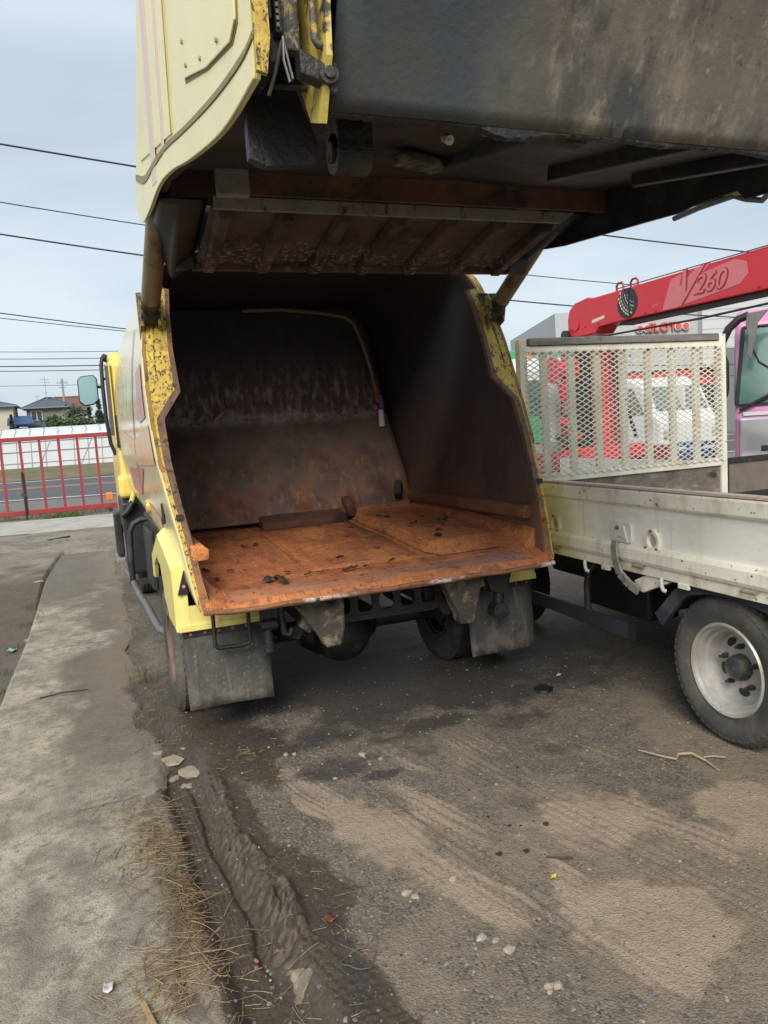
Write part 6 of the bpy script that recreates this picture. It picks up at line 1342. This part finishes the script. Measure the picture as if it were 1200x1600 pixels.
# broken concrete lumps along the path edge
for k, (x, y, s) in enumerate([(.26, 3.88, .075), (.33, 3.74, .07), (.20, 4.0, .04), (.30, 3.62, .035), (.24, 3.72, .04), (.33, 3.98, .025), (-.62, 7.45, .06), (-.66, 10.1, .07)]):
    b = MB(); rock(b, x, y, surf(x, y)-.006, s, .18); tag(b.build('concrete_lump', mat('tan concrete lump', (.36, .30, .22), .9, var=.25, scale=20, bump=.5)), LUMPS[k], 'lump', 'concrete lumps along the path')
# straw, weeds, twigs
straw_m = [mat('yellow dry straw', (.31, .225, .115), .8, var=.35, scale=30, bump=0), mat('brown dry straw', (.17, .11, .055), .85, var=.35, scale=30, bump=0)]
sb = [MB(), MB()]
def blade(b, x, y, z, ln, w, az, rise, curl, lift=0):
    n = 4; vs = []; cx, cy, cz = x, y, z; a = az
    for i in range(n+1):
        t = i/n; ww = w*(1-.6*t); nx_, ny_ = -math.sin(a)*ww/2, math.cos(a)*ww/2
        vs += [(cx+nx_, cy+ny_, cz), (cx, cy, cz+ww*.5), (cx-nx_, cy-ny_, cz)]
        st = ln/n; cx += math.cos(a)*st; cy += math.sin(a)*st; cz += st*rise*(1-1.9*t); a += curl/n
    fs = []
    for i in range(n): fs += [(i*3, i*3+1, i*3+4, i*3+3), (i*3+1, i*3+2, i*3+5, i*3+4)]
    b.add(vs, fs)
def pile(cx, cy, rx, ry, n, l0=.03, l1=.16, dark=.4, lift=.03):
    for k in range(n):
        x = cx+rnd.gauss(0, rx); y = cy+rnd.gauss(0, ry); q = math.exp(-((x-cx)/rx)**2/2-((y-cy)/ry)**2/2)
        blade(sb[1 if rnd.random() < dark else 0], x, y, surf(x, y)+.003+rnd.random()*lift*q, rnd.uniform(l0, l1), rnd.uniform(.0012, .0036), rnd.uniform(0, 6.28), rnd.uniform(-.04, .10), rnd.gauss(0, .22))
pile(.12, 3.06, .05, .17, 260, l1=.12, dark=.65, lift=.022); pile(.16, 2.55, .03, .12, 260, l0=.01, l1=.06, dark=.95, lift=.02); pile(.07, 2.95, .08, .10, 80); pile(.11, 2.24, .07, .09, 260, l1=.16, dark=.4, lift=.025); pile(.17, 2.58, .04, .15, 160, dark=.8); pile(.05, 3.35, .10, .12, 70, dark=.6)
pile(.02, 2.3, .16, .25, 110); pile(.30, 2.0, .12, .2, 90); pile(.22, 4.3, .10, .5, 150, l0=.015, l1=.07, dark=.8); pile(.62, 3.55, .14, .18, 60, l1=.07, dark=.5); pile(.02, 4.5, .2, .8, 160, l0=.01, l1=.06, dark=.3, lift=.003)
pile(1.05, 1.9, .5, .4, 60, l0=.01, l1=.05, lift=.003); pile(.62, 2.4, .06, .3, 80, l0=.01, l1=.05, dark=.5, lift=.006); pile(1.0, 3.3, .5, .3, 90, l0=.01, l1=.05, dark=.6, lift=.004); pile(.10, 9, .3, 2, 120, l0=.03, l1=.12, dark=.4, lift=.01); pile(2.36, 2.62, .07, .03, 30, l0=.03, l1=.08, dark=.9, lift=.02)
for b, m in zip(sb, straw_m): tag(b.build('straw', m), kind='stuff')
wd_ = MB(); green_m = mat('weed green', (.085, .12, .03), .8, var=.4, scale=20, bump=0)
def tuft(cx, cy, r, n, h):
    for k in range(n):
        x = cx+rnd.gauss(0, r); y = cy+rnd.gauss(0, r); z = surf(x, y); a = rnd.uniform(0, 6.28); L_ = h*rnd.uniform(.4, 1.2); lean = rnd.uniform(.1, .8)
        p0 = Vector((x, y, z-.005)); p1 = p0+Vector((math.cos(a)*lean*.4, math.sin(a)*lean*.4, .9))*L_*.6; p2 = p0+Vector((math.cos(a)*lean, math.sin(a)*lean, 1.0))*L_
        s = Vector((-math.sin(a), math.cos(a), 0))*(.0016 if cy < 12 else .005)
        wd_.add([p0-s, p0+s, p1+s*.8, p1-s*.8, p2], [(0, 1, 2, 3), (3, 2, 4)])
for c in ((.22, 5.25, .05, 40, .12), (.26, 5.5, .06, 30, .08), (.22, 4.45, .08, 80, .05), (.30, 4.15, .07, 60, .05), (.27, 4.75, .05, 40, .06), (.18, 3.1, .02, 12, .04), (-.70, 5.9, .04, 60, .05), (-.68, 7.2, .05, 80, .06), (-.66, 8.0, .06, 90, .06), (-.72, 6.4, .05, 50, .05), (-.68, 8.8, .06, 80, .05), (-.95, 6.2, .15, 80, .06), (.35, 6.8, .1, 50, .06)): tuft(*c)
for k in range(420): tuft(rnd.uniform(-6, 1.5), rnd.uniform(19.0, 21.5)+rnd.gauss(0, .2), .05, 4, .12)
for k in range(160): tuft(rnd.uniform(-.9, -.2), 19.2+rnd.gauss(0, .15), .06, 5, .12)
tag(wd_.build('weeds', green_m), kind='stuff')
# single pieces
tag(MB().tube([(2.29, 2.80, .012), (2.33, 2.70, .014), (2.37, 2.64, .012), (2.40, 2.66, .022), (2.46, 2.64, .02), (2.47, 2.56, .012), (2.45, 2.47, .01)], [.003, .004, .005, .006, .006, .005, .003], 6).build('root', mat('pale bare root', (.38, .31, .20), .8, var=.25, scale=30)), 'pale curved bare root lying in front of the flatbed wheel', 'root')
tag(MB().tube([(2.49, 2.60, .01), (2.53, 2.58, .014), (2.57, 2.55, .01)], .0035, 6).build('twig', MATS['pale bare root']), 'short pale twig right of the curved root', 'twig')
tag(MB().tube([(1.42, 2.26, .008), (1.46, 2.22, .012), (1.50, 2.21, .008)], .004, 6).build('twig', mat('dark twig', (.06, .045, .035), .8)), 'short dark twig on the sandy yard', 'twig')
cap_ = MB().lathe([(.001, .018), (.045, .018), (.055, .012), (.058, 0), (.06, 0)], (2.39, 3.75, surf(2.39, 3.75)), 'Z', 28).build('bottle_cap', mat('black rubber cap', (.012, .012, .013), .4, var=.2)); tag(cap_, 'round black rubber cap lying on the dark ground', 'cap')
def scrap(name, label, cat, x, y, w, h, m, z=None, tilt=.3, seed=1, grp=None):
    z = surf(x, y)+.006 if z is None else z; r2 = random.Random(seed); b = MB(); n = 5; a = r2.uniform(0, 6.28); ca, sa = math.cos(a), math.sin(a); vs = []
    for j in range(n+1):
        for i in range(n+1):
            u, v = i/n-.5, j/n-.5; k = 1-.35*abs(v)*r2.uniform(.4, 1.4)
            px, py_ = u*w*k, v*h*(1-.3*abs(u)); pz = max(0, tilt*w*(.25*math.sin(u*5+seed)+.2*math.cos(v*6+seed)+.25)+r2.gauss(0, .02*w)); vs.append((x+px*ca-py_*sa, y+px*sa+py_*ca, z+pz))
    b.add(vs, [(j*(n+1)+i, j*(n+1)+i+1, (j+1)*(n+1)+i+1, (j+1)*(n+1)+i) for j in range(n) for i in range(n)])
    return tag(b.build(name, m, smooth=60, solid=.0012), label, cat, grp)
white_pl = mat('dirty white plastic', (.55, .53, .48), .5, var=.15, scale=20)
scrap('plastic_scrap', 'crumpled white plastic scrap on the straw near the bottom', 'scrap', -.09, 2.28, .055, .03, white_pl, seed=3)
scrap('plastic_scrap', 'mint green plastic scrap left of the concrete path', 'scrap', -.73, 7.1, .12, .07, mat('mint plastic', (.25, .50, .38), .5, var=.15, scale=15), seed=4)
scrap('dry_leaf', 'yellow and dark crumpled leaf in the middle of the yard', 'leaf', 1.37, 2.14, .03, .018, mat('yellow leaf', (.62, .50, .08), .6, var=.3, scale=60), seed=5, tilt=.6)
scrap('dry_leaf', 'larger reddish brown leaf beside the mud track', 'leaf', .60, 2.28, .05, .035, mat('red brown leaf', (.14, .045, .03), .6, var=.3, scale=40), seed=6)
scrap('dry_leaf', 'small red leaf fragment in the wet mud track', 'leaf', .345, 2.26, .022, .012, mat('red leaf', (.38, .10, .08), .6, var=.3, scale=40), seed=7)
scrap('dry_leaf', 'reddish brown leaf chip on the dark ground beside the oil spot', 'leaf', .95, 3.25, .03, .02, MATS['red brown leaf'], seed=8)
scrap('paper_scrap', 'pinkish paper bit beside three loose stones', 'scrap', .985, 1.97, .018, .012, mat('pink paper', (.6, .42, .38), .6), seed=9)
scrap('plastic_scrap', 'white plastic bit on the dark ground under the flatbed', 'scrap', 2.60, 3.9, .04, .025, white_pl, seed=10)
tag(MB().obox((.00, 2.16, .012), (.03, 2.02, .014), .014, .012).build('wood_chip', mat('tan wood chip', (.38, .24, .12), .8, var=.2, scale=20)), 'tan splinter of wood on the straw', 'splinter')
tag(MB().tube([(-.42, 5.30, .006), (-.28, 5.33, .01), (-.12, 5.31, .006)], .005, 6).build('stick', mat('dark stick', (.06, .05, .042), .9)), 'thin dark stick lying across the concrete path', 'stick')
tag(MB().obox((-.72, 14.6, .01), (-.38, 14.9, .01), .05, .03).build('stick', MATS['dark stick']), 'short dark timber near the concrete apron', 'stick')
tag(MB().tube([(.62+.05*math.cos(t)*(1+.2*math.sin(3*t)), 2.05+.045*math.sin(t), surf(.62, 2.05)+.012+.006*math.sin(2*t)) for t in np.linspace(0, 7.5, 26)], .0022, 5).build('wire_coil', mat('brown wire', (.12, .085, .055), .7)), 'loose brown coil of dry vine beside the mud track', 'vine')
# debris in the hopper
dead = mat('dark dead leaf', (.045, .032, .024), .8, var=.4, scale=40); dead2 = mat('grey dry leaf', (.17, .13, .095), .8, var=.4, scale=40)
hop = [(.72, 4.35, .05, 0), (.80, 4.55, .035, 1), (.66, 4.62, .03, 1), (.92, 4.95, .05, 0), (1.0, 4.98, .06, 1), (.60, 4.45, .06, 0), (.62, 4.22, .05, 0), (.86, 3.98, .10, 0), (1.00, 4.14, .05, 0), (1.08, 4.0, .05, 0), (1.16, 4.03, .045, 0), (1.30, 3.98, .07, 0), (1.36, 4.02, .05, 0), (1.42, 4.0, .04, 0), (1.38, 4.35, .05, 0), (1.62, 4.1, .05, 0), (1.66, 4.45, .05, 1),
       (1.78, 4.02, .045, 1), (2.02, 4.30, .09, 0), (1.92, 4.55, .05, 1), (2.10, 4.45, .05, 0), (2.05, 4.75, .06, 0), (2.2, 4.6, .05, 1), (2.28, 4.75, .07, 0), (2.33, 4.42, .06, 1), (2.0, 5.1, .06, 0), (1.98, 5.15, .10, 1), (1.75, 5.2, .05, 0), (1.62, 4.9, .04, 1), (1.9, 4.9, .05, 0), (2.2, 4.95, .05, 0), (2.38, 4.95, .05, 1)]
for k, (x, y, s, c) in enumerate(hop):
    on_b = x > 1.97
    z = floor_z(x, y)+(.078 if on_b else .015)
    where = 'raised right floor block' if on_b else ('rear lip of the rusty floor' if y < 4.16 else ('left floor plate of the hopper' if x < 1.13 else 'middle floor plate of the hopper'))
    scrap('dead_leaf', ('pale grey' if c else 'dark')+' withered leaf scrap on the '+where, 'leaf', x, y, s, s*.5, dead2 if c else dead, z=z+.002, seed=20+k, tilt=.35, grp=('pale' if c else 'dark')+' withered leaves on the '+where)
note = MB(); note.obox((.985, 6.115, 1.735), (1.07, 6.125, 1.795), .018, .06, (0, -1, .3)); tag(note.build('yellow_note', mat('faded yellow label', (.40, .36, .17), .6, var=.2, scale=20)), 'small crooked yellow label stuck on the ejector plate', 'label')
tag(scrap('bark_clump', 'brown clump of wet bark at the hopper lip', 'clump', .90, 3.90, .11, .05, mat('brown bark clump', (.07, .032, .022), .8, var=.4, scale=30, bump=.5), z=.83, seed=77, tilt=.5), None)
